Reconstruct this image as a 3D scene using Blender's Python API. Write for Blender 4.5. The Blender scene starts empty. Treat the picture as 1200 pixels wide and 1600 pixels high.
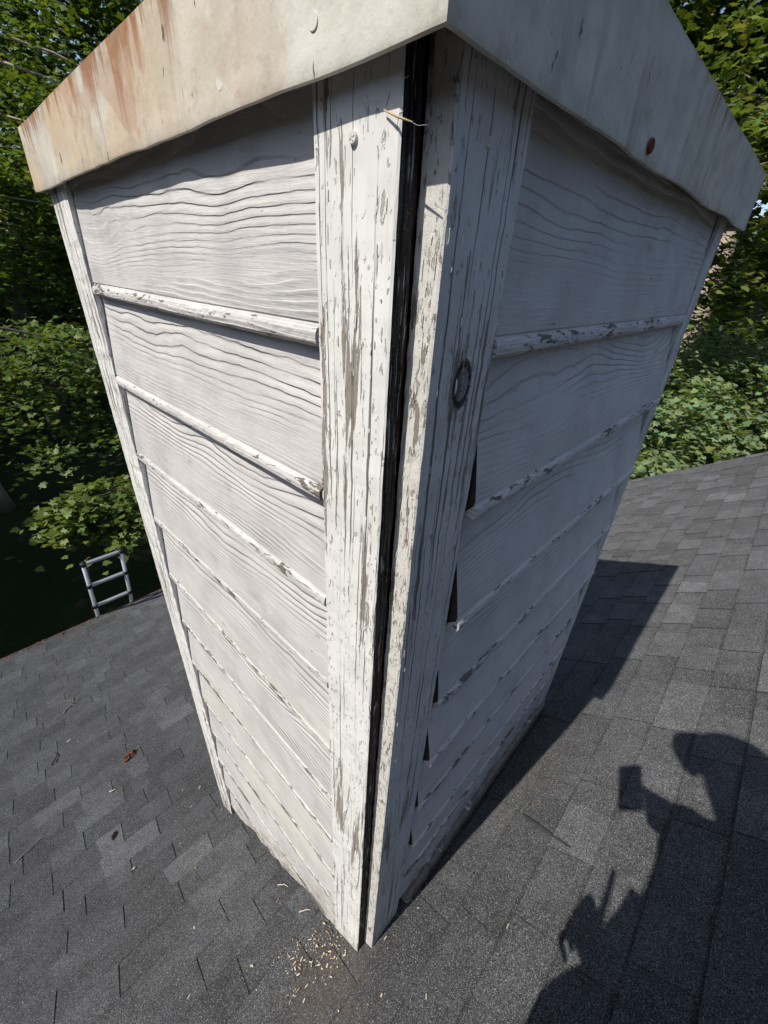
import bpy, bmesh, math, random
import numpy as np
from mathutils import Vector, Matrix, noise as mnoise
C = bpy.context.scene
COL = C.collection
R = math.radians
rnd = random.Random(7)
NP = np.random.default_rng(11)

# ------------------------------------------------------------------ camera
# world axes: +X along the eave, +Y down the slope, +Z up; the phone's lens is the origin
F = 647.0
M = np.array([[0.68890912, -0.33332817, 0.64365873],
              [-0.72314214, -0.37693703, 0.57877796],
              [0.04969581, -0.86418216, -0.500719]])
cam = bpy.data.cameras.new('camera')
cam.sensor_fit = 'VERTICAL'; cam.sensor_height = 24.0; cam.sensor_width = 18.0
cam.lens = 24.0 * F / 1600.0
cam.clip_start = 0.01; cam.clip_end = 1200
cam_o = bpy.data.objects.new('camera', cam); COL.objects.link(cam_o)
rot = Matrix(((M[0][0], -M[0][1], -M[0][2]), (M[1][0], -M[1][1], -M[1][2]), (M[2][0], -M[2][1], -M[2][2])))
cam_o.matrix_world = rot.to_4x4()
C.camera = cam_o

# ------------------------------------------------------------------ sky, sun, exposure
SUN = Vector((-0.595, 0.082, 0.799)).normalized()
W = bpy.data.worlds.new('World'); C.world = W; W.use_nodes = True
wn = W.node_tree.nodes; wl = W.node_tree.links
for n_ in list(wn): wn.remove(n_)
sky = wn.new('ShaderNodeTexSky'); sky.sky_type = 'NISHITA'; sky.sun_disc = False
sky.sun_elevation = math.asin(SUN.z)
sky.sun_rotation = math.atan2(SUN.x, SUN.y)
bg = wn.new('ShaderNodeBackground'); bg.inputs['Strength'].default_value = 0.15
wo = wn.new('ShaderNodeOutputWorld')
wl.new(sky.outputs[0], bg.inputs[0]); wl.new(bg.outputs[0], wo.inputs[0])
sl = bpy.data.lights.new('sun', 'SUN'); sl.energy = 4.8; sl.angle = R(0.53); sl.color = (1.0, 0.955, 0.88)
so = bpy.data.objects.new('sun', sl); COL.objects.link(so)
so.rotation_euler = SUN.to_track_quat('Z', 'Y').to_euler(); so.location = (-20, 3, 30)
C.view_settings.view_transform = 'Standard'; C.view_settings.look = 'None'
C.view_settings.exposure = 0.0; C.view_settings.gamma = 1.0; C.view_settings.use_curve_mapping = False

# ------------------------------------------------------------------ measuring helpers
def ray(px, py):
    return Vector(M @ np.array([px - 600.0, py - 800.0, F]))
def on_x(px, py, x): d = ray(px, py); return d * (x / d.x)
def on_y(px, py, y): d = ray(px, py); return d * (y / d.y)
TH = R(34.0); H0 = 1.3
RN = Vector((0, math.sin(TH), math.cos(TH)))
def on_roof(px, py): d = ray(px, py); return d * (-H0 / RN.dot(d))
KX, KY, KZ = 0.302, 0.267, -1.748        # near bottom corner of the chimney
KYR = 0.250                               # face of the shaded wall's boards, which lap past the sunlit wall's boards

# ------------------------------------------------------------------ object helpers
def tag(o, label=None, cat=None, group=None, kind=None):
    if label: o['label'] = label
    if cat: o['category'] = cat
    if group: o['group'] = group
    if kind: o['kind'] = kind
    return o
def thing(name, label, cat, loc, group=None):
    o = bpy.data.objects.new(name, None); COL.objects.link(o)
    o.location = loc; o.empty_display_size = 0.1
    return tag(o, label, cat, group)
def rootpos(o):
    v = Vector(o.location)
    while o.parent: o = o.parent; v = v + Vector(o.location)
    return v
def link(name, me, m, parent=None, loc=None, smooth=False):
    """mesh data in world coordinates -> object whose origin is its parent's or loc"""
    if loc is not None or parent is not None:
        off = Vector(loc) if loc is not None else rootpos(parent)
        me.transform(Matrix.Translation(-off))
    o = bpy.data.objects.new(name, me); COL.objects.link(o)
    if parent is not None: o.parent = parent
    elif loc is not None: o.location = loc
    if m:
        for q in (m if isinstance(m, (list, tuple)) else [m]): me.materials.append(q)
    if smooth: me.polygons.foreach_set('use_smooth', [True] * len(me.polygons))
    return o
def pm(verts, faces, name='m'):
    me = bpy.data.meshes.new(name); me.from_pydata([tuple(v) for v in verts], [], faces); me.update(); return me
def bm_mesh(bm, name='m'):
    bmesh.ops.recalc_face_normals(bm, faces=bm.faces[:])
    me = bpy.data.meshes.new(name); bm.to_mesh(me); bm.free(); return me
def bbox(bm, a, b, bev=0.0):
    a = Vector(a); b = Vector(b)
    r = bmesh.ops.create_cube(bm, size=1.0)
    for v in r['verts']:
        v.co = Vector(((a.x + b.x) / 2 + v.co.x * abs(b.x - a.x), (a.y + b.y) / 2 + v.co.y * abs(b.y - a.y), (a.z + b.z) / 2 + v.co.z * abs(b.z - a.z)))
    if bev:
        es = list({e for v in r['verts'] for e in v.link_edges})
        bmesh.ops.bevel(bm, geom=es, offset=bev, segments=2, affect='EDGES', profile=0.5)
def tube_data(pts, rad, seg=8, caps=True, base=0):
    vs, fs = [], []
    pts = [Vector(p) for p in pts]; n = len(pts)
    prev = None
    for i, p in enumerate(pts):
        t = (pts[min(i + 1, n - 1)] - pts[max(i - 1, 0)]).normalized()
        if prev is None:
            a = t.orthogonal().normalized()
        else:
            a = (prev - t * prev.dot(t)).normalized()
        prev = a; b = t.cross(a)
        r = rad[i] if hasattr(rad, '__len__') else rad
        for k in range(seg):
            an = 2 * math.pi * k / seg
            vs.append(p + (a * math.cos(an) + b * math.sin(an)) * r)
    for i in range(n - 1):
        for k in range(seg):
            k2 = (k + 1) % seg
            fs.append((base + i * seg + k, base + i * seg + k2, base + (i + 1) * seg + k2, base + (i + 1) * seg + k))
    if caps:
        fs.append(tuple(base + k for k in range(seg))[::-1]); fs.append(tuple(base + (n - 1) * seg + k for k in range(seg)))
    return vs, fs
class MB:
    def __init__(s): s.v = []; s.f = []
    def tube(s, pts, rad, seg=8):
        v, f = tube_data(pts, rad, seg, True, len(s.v)); s.v += v; s.f += f
    def poly(s, vs, fs):
        b = len(s.v); s.v += [Vector(v) for v in vs]; s.f += [tuple(b + i for i in f) for f in fs]
    def build(s, name, m, parent=None, loc=None, smooth=True): return link(name, pm(s.v, s.f, name), m, parent, loc, smooth)

# ------------------------------------------------------------------ material helpers
class NT:
    def __init__(s, name):
        s.m = bpy.data.materials.new(name); s.m.use_nodes = True; s.t = s.m.node_tree
        s.t.nodes.clear(); s.out = s.t.nodes.new('ShaderNodeOutputMaterial')
        s.tc = s.t.nodes.new('ShaderNodeTexCoord'); s.P = s.tc.outputs['Object']
    def L(s, a, sock):
        if isinstance(a, bpy.types.NodeSocket): s.t.links.new(a, sock)
        elif isinstance(a, (tuple, list)):
            a = tuple(a)
            if len(sock.default_value) == 4 and len(a) == 3: a = a + (1,)
            sock.default_value = a
        else: sock.default_value = a
    def math(s, op, a, b=0.0, c=None, clamp=False):
        n = s.t.nodes.new('ShaderNodeMath'); n.operation = op; n.use_clamp = clamp
        s.L(a, n.inputs[0]); s.L(b, n.inputs[1])
        if c is not None: s.L(c, n.inputs[2])
        return n.outputs[0]
    def sep(s, v=None):
        n = s.t.nodes.new('ShaderNodeSeparateXYZ'); s.L(v if v is not None else s.P, n.inputs[0]); return n.outputs
    def comb(s, x, y, z=0.0):
        n = s.t.nodes.new('ShaderNodeCombineXYZ'); s.L(x, n.inputs[0]); s.L(y, n.inputs[1]); s.L(z, n.inputs[2]); return n.outputs[0]
    def noise(s, v=None, scale=5, detail=3, rough=0.5, dist=0.0, col=False):
        n = s.t.nodes.new('ShaderNodeTexNoise'); s.L(v if v is not None else s.P, n.inputs['Vector'])
        n.inputs['Scale'].default_value = scale; n.inputs['Detail'].default_value = detail
        n.inputs['Roughness'].default_value = rough; n.inputs['Distortion'].default_value = dist
        return n.outputs['Color' if col else 'Fac']
    def voro(s, v=None, scale=5, feat='F1', out='Distance', rand=1.0):
        n = s.t.nodes.new('ShaderNodeTexVoronoi'); n.feature = feat; s.L(v if v is not None else s.P, n.inputs['Vector'])
        n.inputs['Scale'].default_value = scale; n.inputs['Randomness'].default_value = rand
        return n.outputs[out]
    def ramp(s, f, a, b, va=0.0, vb=1.0, smooth=True):
        n = s.t.nodes.new('ShaderNodeMapRange'); n.interpolation_type = 'SMOOTHSTEP' if smooth else 'LINEAR'
        s.L(f, n.inputs[0]); s.L(a, n.inputs[1]); s.L(b, n.inputs[2]); s.L(va, n.inputs[3]); s.L(vb, n.inputs[4]); return n.outputs[0]
    def mix(s, f, a, b, mode='MIX'):
        n = s.t.nodes.new('ShaderNodeMix'); n.data_type = 'RGBA'; n.blend_type = mode
        s.L(f, n.inputs[0]); s.L(a, n.inputs[6]); s.L(b, n.inputs[7]); return n.outputs[2]
    def attr(s, name, out='Color'):
        n = s.t.nodes.new('ShaderNodeAttribute'); n.attribute_name = name; return n.outputs[out]
    def bump(s, h, dist=0.002, strength=1.0, nrm=None):
        n = s.t.nodes.new('ShaderNodeBump'); n.inputs['Strength'].default_value = strength; n.inputs['Distance'].default_value = dist
        s.L(h, n.inputs['Height'])
        if nrm is not None: s.L(nrm, n.inputs['Normal'])
        return n.outputs[0]
    def bsdf(s, col, rough=0.8, nrm=None, metal=0.0, spec=0.3, droughness=0.0):
        n = s.t.nodes.new('ShaderNodeBsdfPrincipled')
        s.L(col, n.inputs['Base Color']); s.L(rough, n.inputs['Roughness']); n.inputs['Metallic'].default_value = metal
        n.inputs['Specular IOR Level'].default_value = spec
        if 'Diffuse Roughness' in n.inputs: n.inputs['Diffuse Roughness'].default_value = droughness
        if nrm is not None: s.L(nrm, n.inputs['Normal'])
        s.t.links.new(n.outputs[0], s.out.inputs[0]); return n

def wallpos(t):
    """t.P is the object coordinate; parts of the chimney share one origin, so it is consistent"""
    x, y, z = t.sep(); return t.math('ADD', x, y), z

def mat_siding():
    t = NT('siding_paint'); u, v = wallpos(t)
    bid = t.attr('board', 'Fac')
    vec = t.comb(t.math('ADD', t.math('MULTIPLY', u, 2.2), t.math('MULTIPLY', bid, 5.37)), t.math('MULTIPLY', v, 7.0), t.math('MULTIPLY', bid, 9.31))
    n1 = t.noise(vec, 1.0, 1.0, 0.4, 0.0)
    n3 = t.noise(t.comb(t.math('MULTIPLY', u, 7.0), t.math('MULTIPLY', v, 16.0), bid), 1.0, 2.0, 0.5)
    loc = t.attr('vloc', 'Fac')                      # 0 bottom .. 1 top of the board
    dens = t.ramp(loc, 0.0, 0.7, 1.0, 0.0, False)
    ph = t.math('ADD', t.math('MULTIPLY', n1, t.math('ADD', 6.5, t.math('MULTIPLY', t.math('SINE', t.math('MULTIPLY', bid, 2.3)), 3.5))), t.math('MULTIPLY', n3, 1.5))
    ph = t.math('ADD', ph, t.math('MULTIPLY', v, 58.0))
    ph = t.math('SUBTRACT', ph, t.math('MULTIPLY', t.math('MULTIPLY', dens, dens), 9.0))
    ph = t.math('ADD', ph, t.math('MULTIPLY', t.noise(t.comb(t.math('MULTIPLY', u, 40), t.math('MULTIPLY', v, 90), bid), 1.0, 2.0), 0.18))
    fr = t.math('FRACT', ph)
    saw = t.ramp(fr, 0.0, 0.16, 0.0, 1.0)
    saw2 = t.ramp(fr, 0.35, 1.0, 1.0, 0.0)
    g = t.math('MULTIPLY', saw, saw2)
    amp = t.ramp(t.noise(t.comb(t.math('MULTIPLY', u, 4), t.math('MULTIPLY', v, 18), bid), 1.0, 2.0), 0.32, 0.58, 0.25, 1.0)
    g = t.math('MULTIPLY', g, amp)
    fine = t.noise(t.comb(t.math('MULTIPLY', u, 26), t.math('MULTIPLY', v, 420), bid), 1.0, 3.0, 0.6)
    mott = t.noise(None, 9.0, 5.0, 0.6)
    crackv = t.noise(t.comb(t.math('MULTIPLY', u, 30), t.math('MULTIPLY', v, 130), 3.0), 1.0, 4.0, 0.65, 0.6)
    bead = t.attr('bead', 'Fac')
    thr = t.ramp(bead, 0.0, 1.0, 0.80, 0.615, False)
    thr = t.math('SUBTRACT', thr, t.ramp(v, KZL(-0.75), KZL(-1.9), 0.0, 0.085, False))
    patch = t.noise(t.comb(t.math('MULTIPLY', u, 5), t.math('MULTIPLY', v, 9), bid), 1.0, 2.0)
    thr = t.math('SUBTRACT', thr, t.ramp(patch, 0.45, 0.68, 0.0, 0.13))
    thr = t.math('SUBTRACT', thr, t.ramp(t.math('ADD', v, t.math('MULTIPLY', t.sep()[1], 0.6745)), 0.0, 0.15, 0.10, 0.0))
    peel = t.ramp(crackv, thr, t.math('ADD', thr, 0.02), 0.0, 1.0)
    base = t.mix(t.ramp(mott, 0.35, 0.7), (0.62, 0.595, 0.575), (0.52, 0.50, 0.485))
    yel = t.ramp(t.noise(t.comb(t.math('MULTIPLY', u, 2), t.math('MULTIPLY', v, 7), 4.0), 1.0, 3.0), 0.42, 0.66)
    yel = t.math('MULTIPLY', yel, t.ramp(v, KZL(-0.5), KZL(-1.3), 0.1, 0.75, False))
    base = t.mix(yel, base, (0.68, 0.655, 0.575))
    groove = t.math('MULTIPLY', t.math('ADD', t.ramp(fr, 0.0, 0.08, 1.0, 0.0), t.ramp(fr, 0.93, 1.0, 0.0, 1.0)), t.ramp(amp, 0.25, 0.8, 0.0, 1.0))
    base = t.mix(t.math('MULTIPLY', groove, 0.27), base, (0.18, 0.17, 0.165))
    base = t.mix(t.ramp(fine, 0.62, 0.78, 0.0, 0.35), base, (0.24, 0.23, 0.22))
    dirt = t.ramp(t.noise(t.comb(t.math('MULTIPLY', u, 9), t.math('MULTIPLY', v, 22), bid), 1.0, 5.0, 0.65), 0.56, 0.72, 0.0, 0.30)
    base = t.mix(dirt, base, (0.25, 0.24, 0.22))
    yl_ = t.sep()[1]; hb_ = t.math('ADD', v, t.math('MULTIPLY', yl_, 0.6745))
    rot = t.math('MULTIPLY', t.ramp(hb_, 0.02, 0.24, 1.0, 0.0), t.ramp(t.noise(t.comb(t.math('MULTIPLY', u, 16), t.math('MULTIPLY', v, 30), 2.0), 1.0, 5.0, 0.7), 0.40, 0.62))
    base = t.mix(t.math('MULTIPLY', rot, 0.8), base, (0.22, 0.195, 0.16))
    runs = t.ramp(t.noise(t.comb(t.math('MULTIPLY', u, 34), t.math('MULTIPLY', v, 2.5), 9.0), 1.0, 4.0, 0.6), 0.60, 0.76, 0.0, 0.16)
    base = t.mix(runs, base, (0.27, 0.26, 0.24))
    base = t.mix(peel, base, (0.17, 0.15, 0.125))
    hgt = t.math('ADD', t.math('MULTIPLY', g, 0.8), t.math('MULTIPLY', fine, 0.30))
    hgt = t.math('SUBTRACT', hgt, t.math('MULTIPLY', peel, 0.5))
    hgt = t.math('ADD', hgt, t.math('MULTIPLY', t.noise(None, 160.0, 3.0), 0.16))
    t.bsdf(base, 0.75, t.bump(hgt, 0.0023, 1.0), spec=0.2)
    return t.m
def KZL(z): return z - KZ          # chimney parts are stored relative to the near bottom corner

def mat_board(name, white=(0.83, 0.815, 0.775), bare=(0.30, 0.265, 0.22), wear=0.60, knot=None, cracks=0.62):
    t = NT(name); u, v = wallpos(t)
    n0 = t.noise(t.comb(t.math('MULTIPLY', u, 4.0), t.math('MULTIPLY', v, 0.9)), 1.0, 2.0)
    uu = t.math('ADD', u, t.math('MULTIPLY', n0, 0.03))
    if knot:
        x, y, z = t.sep()
        dx = t.math('SUBTRACT', u, knot[0]); dz = t.math('MULTIPLY', t.math('SUBTRACT', v, knot[1]), 0.62)
        r = t.math('SQRT', t.math('ADD', t.math('MULTIPLY', dx, dx), t.math('MULTIPLY', dz, dz)))
        push = t.math('DIVIDE', t.math('MULTIPLY', dx, -0.00055), t.math('ADD', t.math('MULTIPLY', r, r), 0.0006))
        uu = t.math('ADD', uu, t.math('MULTIPLY', push, 0.06))
    grain = t.noise(t.comb(t.math('MULTIPLY', uu, 150), t.math('MULTIPLY', v, 3.2)), 1.0, 4.0, 0.6)
    big = t.noise(t.comb(t.math('MULTIPLY', uu, 66), t.math('MULTIPLY', v, 3.4)), 1.0, 7.0, 0.70, 0.55)
    area = t.noise(t.comb(t.math('MULTIPLY', u, 9), t.math('MULTIPLY', v, 2.2), 5.0), 1.0, 2.0)
    thr = t.math('SUBTRACT', wear + 0.07, t.ramp(area, 0.4, 0.68, 0.0, 0.13))
    peel = t.ramp(big, thr, t.math('ADD', thr, 0.012))
    crack = t.ramp(t.noise(t.comb(t.math('MULTIPLY', uu, 210), t.math('MULTIPLY', v, 1.7), 2.0), 1.0, 4.0, 0.6), cracks - 0.018, cracks + 0.03)
    crk2 = t.ramp(t.noise(t.comb(t.math('MULTIPLY', u, 160), t.math('MULTIPLY', v, 55), 2.0), 1.0, 4.0, 0.65, 0.8), 0.61, 0.65)
    mott = t.noise(None, 14.0, 5.0, 0.6)
    wood = t.mix(grain, tuple(c * 0.72 for c in bare), tuple(c * 1.35 for c in bare))
    paint = t.mix(t.ramp(mott, 0.35, 0.72), white, tuple(c * 0.84 for c in white))
    paint = t.mix(t.ramp(grain, 0.55, 0.75, 0.0, 0.28), paint, (0.40, 0.38, 0.35))
    c = t.mix(t.math('MULTIPLY', crack, 0.85), paint, (0.10, 0.09, 0.08))
    c = t.mix(t.math('MULTIPLY', crk2, 0.5), c, (0.20, 0.18, 0.16))
    c = t.mix(peel, c, wood)
    h = t.math('SUBTRACT', t.math('MULTIPLY', grain, 0.5), t.math('MULTIPLY', peel, 0.45))
    h = t.math('SUBTRACT', h, t.math('MULTIPLY', crack, 0.8)); h = t.math('SUBTRACT', h, t.math('MULTIPLY', crk2, 0.35))
    if knot:
        ring = t.math('SINE', t.math('MULTIPLY', t.math('ADD', r, t.math('MULTIPLY', t.noise(None, 110.0, 5.0, 0.7), 0.013)), 1900.0))
        inside = t.ramp(r, 0.0105, 0.0185, 1.0, 0.0)
        rim = t.math('MULTIPLY', t.ramp(r, 0.0105, 0.0122), t.ramp(r, 0.0145, 0.0180, 1.0, 0.0))
        brk = t.ramp(t.noise(None, 190.0, 4.0, 0.7), 0.36, 0.46)
        rim = t.math('MULTIPLY', rim, brk)
        halo = t.math('MULTIPLY', t.ramp(r, 0.013, 0.032, 1.0, 0.0), t.ramp(t.noise(None, 120.0, 5.0, 0.7), 0.5, 0.62))
        c = t.mix(t.math('MULTIPLY', inside, t.ramp(ring, -0.4, 0.9, 0.15, 0.62)), c, (0.10, 0.09, 0.08))
        c = t.mix(t.math('MULTIPLY', halo, 0.5), c, (0.22, 0.2, 0.18))
        c = t.mix(t.math('MULTIPLY', rim, 0.92), c, (0.035, 0.03, 0.028))
        h = t.math('ADD', h, t.math('MULTIPLY', t.math('MULTIPLY', inside, ring), 0.35))
        h = t.math('SUBTRACT', h, t.math('MULTIPLY', rim, 1.3)); h = t.math('SUBTRACT', h, t.math('MULTIPLY', halo, 0.4))
    hb_ = t.math('ADD', v, t.math('MULTIPLY', t.sep()[1], 0.6745))
    dirty = t.math('MULTIPLY', t.ramp(hb_, 0.0, 0.10, 1.0, 0.0), t.ramp(t.noise(None, 60.0, 5.0, 0.7), 0.40, 0.62))
    c = t.mix(t.math('MULTIPLY', dirty, 0.6), c, (0.22, 0.19, 0.15))
    t.bsdf(c, 0.75, t.bump(h, 0.0028, 1.0), spec=0.22)
    return t.m

def mat_blackedge():
    t = NT('tarred_wood'); x, y, z = t.sep()
    n = t.noise(t.comb(t.math('MULTIPLY', x, 320), t.math('MULTIPLY', y, 320), t.math('MULTIPLY', z, 14)), 1.0, 5.0, 0.65)
    n2 = t.noise(t.comb(t.math('MULTIPLY', x, 260), t.math('MULTIPLY', y, 260), t.math('MULTIPLY', z, 16)), 1.0, 4.0, 0.65, 0.0)
    c = t.mix(t.ramp(n, 0.35, 0.7), (0.008, 0.008, 0.009), (0.10, 0.097, 0.094))
    c = t.mix(t.ramp(n2, 0.61, 0.64), c, (0.46, 0.45, 0.43))
    fz = t.noise(None, 380.0, 4.0, 0.7)
    c = t.mix(t.ramp(fz, 0.60, 0.66, 0.0, 0.5), c, (0.28, 0.27, 0.26))
    c = t.mix(t.ramp(t.noise(None, 26.0, 3.0), 0.5, 0.62, 0.0, 0.4), c, (0.06, 0.035, 0.028))
    t.bsdf(c, 0.95, t.bump(t.math('ADD', t.math('ADD', n, fz), t.math('MULTIPLY', n2, 0.6)), 0.0030, 1.0), spec=0.1)
    return t.m

def mat_crackle():
    # thick crazed paint on the sunlit edge of the shaded-side board
    t = NT('crazed_paint'); x, y, z = t.sep()
    v = t.comb(t.math('MULTIPLY', y, 1.0), t.math('MULTIPLY', z, 0.45), x)
    v = t.mix(0.006, v, t.noise(None, 45, 2, col=True))
    d = t.voro(v, 420.0, 'DISTANCE_TO_EDGE')
    d2 = t.voro(v, 170.0, 'DISTANCE_TO_EDGE')
    n = t.noise(None, 45, 5, 0.65)
    fl = t.noise(t.comb(t.math('MULTIPLY', y, 170), t.math('MULTIPLY', z, 48), x), 1.0, 6.0, 0.72, 0.7)
    cr = t.math('MAXIMUM', t.ramp(fl, 0.56, 0.62), t.math('MULTIPLY', t.ramp(d2, 0.0, 0.05, 1.0, 0.0), 0.12))
    cr = t.math('MULTIPLY', cr, t.ramp(n, 0.36, 0.56, 0.2, 1.0))
    c = t.mix(n, (0.74, 0.72, 0.665), (0.58, 0.555, 0.50))
    c = t.mix(t.math('MULTIPLY', cr, 0.5), c, (0.22, 0.19, 0.16))
    peel = t.ramp(t.noise(t.comb(t.math('MULTIPLY', y, 70), t.math('MULTIPLY', z, 12), 1.0), 1.0, 5.0, 0.65), 0.60, 0.62)
    c = t.mix(peel, c, (0.27, 0.235, 0.20))
    h = t.math('SUBTRACT', t.math('MULTIPLY', n, 0.7), t.math('ADD', t.math('MULTIPLY', cr, 0.7), t.math('MULTIPLY', peel, 0.5)))
    t.bsdf(c, 0.8, t.bump(h, 0.0022, 1.0), spec=0.2); return t.m

def mat_cap():
    t = NT('weathered_cap_paint'); x, y, z = t.sep()
    u = t.math('SUBTRACT', y, x)
    top = t.math('SUBTRACT', t.attr('drop', 'Fac'), 0.0)         # 0 at top edge, 1 at hem
    st = t.noise(t.comb(t.math('MULTIPLY', u, 34), t.math('MULTIPLY', z, 2.2)), 1.0, 6.0, 0.72)
    st2 = t.noise(t.comb(t.math('MULTIPLY', u, 11), t.math('MULTIPLY', z, 2.0), 3.0), 1.0, 3.0, 0.6)
    rst = t.attr('rusty', 'Fac')                                  # how rusty this stretch of the rim is
    reach = t.math('MULTIPLY', t.math('MULTIPLY', t.ramp(st, 0.42, 0.70), t.ramp(st2, 0.3, 0.65, 0.35, 1.0)), t.math('MULTIPLY', rst, 1.6))
    rust = t.ramp(top, 0.0, t.math('ADD', t.math('MULTIPLY', reach, 1.15), 0.04), 1.0, 0.0)
    rust = t.math('MULTIPLY', rust, t.ramp(t.noise(None, 70.0, 5.0, 0.7), 0.3, 0.6, 0.7, 1.0))
    rust = t.math('MULTIPLY', rust, t.ramp(reach, 0.03, 0.3, 0.2, 1.0))
    mott = t.noise(None, 16.0, 6.0, 0.65)
    mott2 = t.noise(None, 5.0, 3.0, 0.6)
    warm = t.math('MULTIPLY', t.ramp(mott2, 0.32, 0.6), t.math('MULTIPLY', rst, 0.9))
    c = t.mix(t.ramp(mott, 0.3, 0.72), (0.71, 0.69, 0.61), (0.52, 0.50, 0.43))
    c = t.mix(warm, c, (0.60, 0.44, 0.27))
    c = t.mix(t.math('MULTIPLY', t.math('MULTIPLY', t.ramp(st, 0.48, 0.62), t.ramp(st2, 0.48, 0.66)), 0.6), c, (0.30, 0.28, 0.24))
    blot = t.ramp(t.noise(t.comb(t.math('MULTIPLY', u, 9), t.math('MULTIPLY', z, 8), 7.0), 1.0, 3.0, 0.55, 0.4), 0.57, 0.61)
    c = t.mix(t.math('MULTIPLY', blot, t.math('MULTIPLY', rst, 0.6)), c, (0.46, 0.25, 0.16))
    c = t.mix(t.math('MULTIPLY', rust, 0.9), c, t.mix(st, (0.20, 0.065, 0.025), (0.42, 0.19, 0.07)))
    sc = t.ramp(t.noise(t.comb(t.math('MULTIPLY', u, 75), t.math('MULTIPLY', z, 22), 1.0), 1.0, 3.0, 0.6, 0.5), 0.675, 0.70)
    c = t.mix(t.math('MULTIPLY', sc, 0.8), c, (0.08, 0.05, 0.04))
    spk = t.ramp(t.noise(None, 210.0, 3.0, 0.6), 0.66, 0.72)
    c = t.mix(t.math('MULTIPLY', spk, 0.3), c, (0.2, 0.16, 0.12))
    h = t.math('ADD', t.math('MULTIPLY', mott, 1.0), t.math('MULTIPLY', t.noise(None, 120.0, 4.0), 0.35))
    grime = t.ramp(t.noise(None, 28.0, 6.0, 0.72), 0.50, 0.68, 0.0, 0.38)
    c = t.mix(grime, c, (0.30, 0.27, 0.22))
    t.bsdf(c, 0.6, t.bump(h, 0.0016, 0.8), spec=0.3); return t.m

def mat_shingle():
    t = NT('asphalt_shingle')
    tone = t.attr('tone', 'Fac')
    g1 = t.noise(None, 520.0, 2.0, 0.6); g2 = t.noise(None, 250.0, 3.0, 0.7)
    vc = t.voro(None, 620.0, 'F1', 'Color')
    gr = t.sep(vc)[0]
    big = t.noise(None, 2.2, 4.0, 0.6); mid = t.noise(None, 14.0, 4.0, 0.6)
    val = t.math('MULTIPLY', t.ramp(gr, 0.05, 1.0, 0.15, 1.95, False), t.ramp(g2, 0.3, 0.7, 0.72, 1.28))
    val = t.math('MULTIPLY', val, t.ramp(mid, 0.3, 0.7, 0.86, 1.14))
    val = t.math('MULTIPLY', val, t.ramp(big, 0.3, 0.7, 0.86, 1.14))
    val = t.math('MULTIPLY', val, tone)
    hue = t.sep(vc)[1]
    c = t.mix(t.ramp(hue, 0.35, 0.75), (0.069, 0.074, 0.083), (0.084, 0.081, 0.078))
    c = t.mix(1.0, c, t.comb(val, val, val), 'MULTIPLY')
    spark = t.ramp(gr, 0.93, 0.98)
    c = t.mix(t.math('MULTIPLY', spark, 0.75), c, (0.38, 0.37, 0.35))
    # rusty wash below the chimney corner
    x, y, z = t.sep()
    dx = t.math('SUBTRACT', x, 0.215); dy = t.math('SUBTRACT', y, 0.275 - 4.78)
    dd = t.math('SQRT', t.math('ADD', t.math('MULTIPLY', dx, dx), t.math('MULTIPLY', dy, dy)))
    w = t.math('MULTIPLY', t.ramp(dd, 0.0, 0.20, 1.0, 0.0), t.ramp(t.noise(None, 26.0, 5.0, 0.65), 0.32, 0.55))
    dx2 = t.math('SUBTRACT', x, 1.05); dy2 = t.math('SUBTRACT', y, 0.13 - 4.78)
    d2 = t.math('SQRT', t.math('ADD', t.math('MULTIPLY', dx2, dx2), t.math('MULTIPLY', t.math('MULTIPLY', dy2, dy2), 9.0)))
    w2 = t.math('MULTIPLY', t.ramp(d2, 0.05, 0.42, 1.0, 0.0), t.ramp(t.noise(None, 16.0, 4.0), 0.42, 0.7))
    c = t.mix(t.math('MULTIPLY', t.math('MAXIMUM', w, t.math('MULTIPLY', w2, 0.5)), 0.42), c, (0.105, 0.075, 0.052))
    h = t.math('ADD', gr, t.math('MULTIPLY', g1, 0.8))
    t.bsdf(c, 0.85, t.bump(h, 0.0012, 0.8), spec=0.35, droughness=1.0); return t.m

def mat_simple(name, col, rough=0.7, var=0.2, scale=12, bumpd=0.0, metal=0.0, spec=0.3, stretch=None):
    t = NT(name)
    v = None
    if stretch:
        x, y, z = t.sep(); v = t.comb(t.math('MULTIPLY', x, stretch[0]), t.math('MULTIPLY', y, stretch[1]), t.math('MULTIPLY', z, stretch[2]))
    n = t.noise(v, scale, 5, 0.6)
    c = t.mix(n, tuple(k * (1 - var) for k in col), tuple(min(1, k * (1 + var)) for k in col))
    t.bsdf(c, rough, t.bump(n, bumpd, 0.8) if bumpd else None, metal, spec); return t.m

def mat_leaf(name, transl=0.38):
    t = NT(name); c = t.attr('leaf')
    n = t.t.nodes.new('ShaderNodeBsdfPrincipled'); t.L(c, n.inputs['Base Color']); n.inputs['Roughness'].default_value = 0.42
    n.inputs['Specular IOR Level'].default_value = 0.35
    tr = t.t.nodes.new('ShaderNodeBsdfTranslucent'); t.L(t.mix(1.0, c, (1.35, 1.25, 0.45), 'MULTIPLY'), tr.inputs[0])
    mx = t.t.nodes.new('ShaderNodeMixShader'); mx.inputs[0].default_value = transl
    t.t.links.new(n.outputs[0], mx.inputs[1]); t.t.links.new(tr.outputs[0], mx.inputs[2]); t.t.links.new(mx.outputs[0], t.out.inputs[0])
    return t.m

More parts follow.
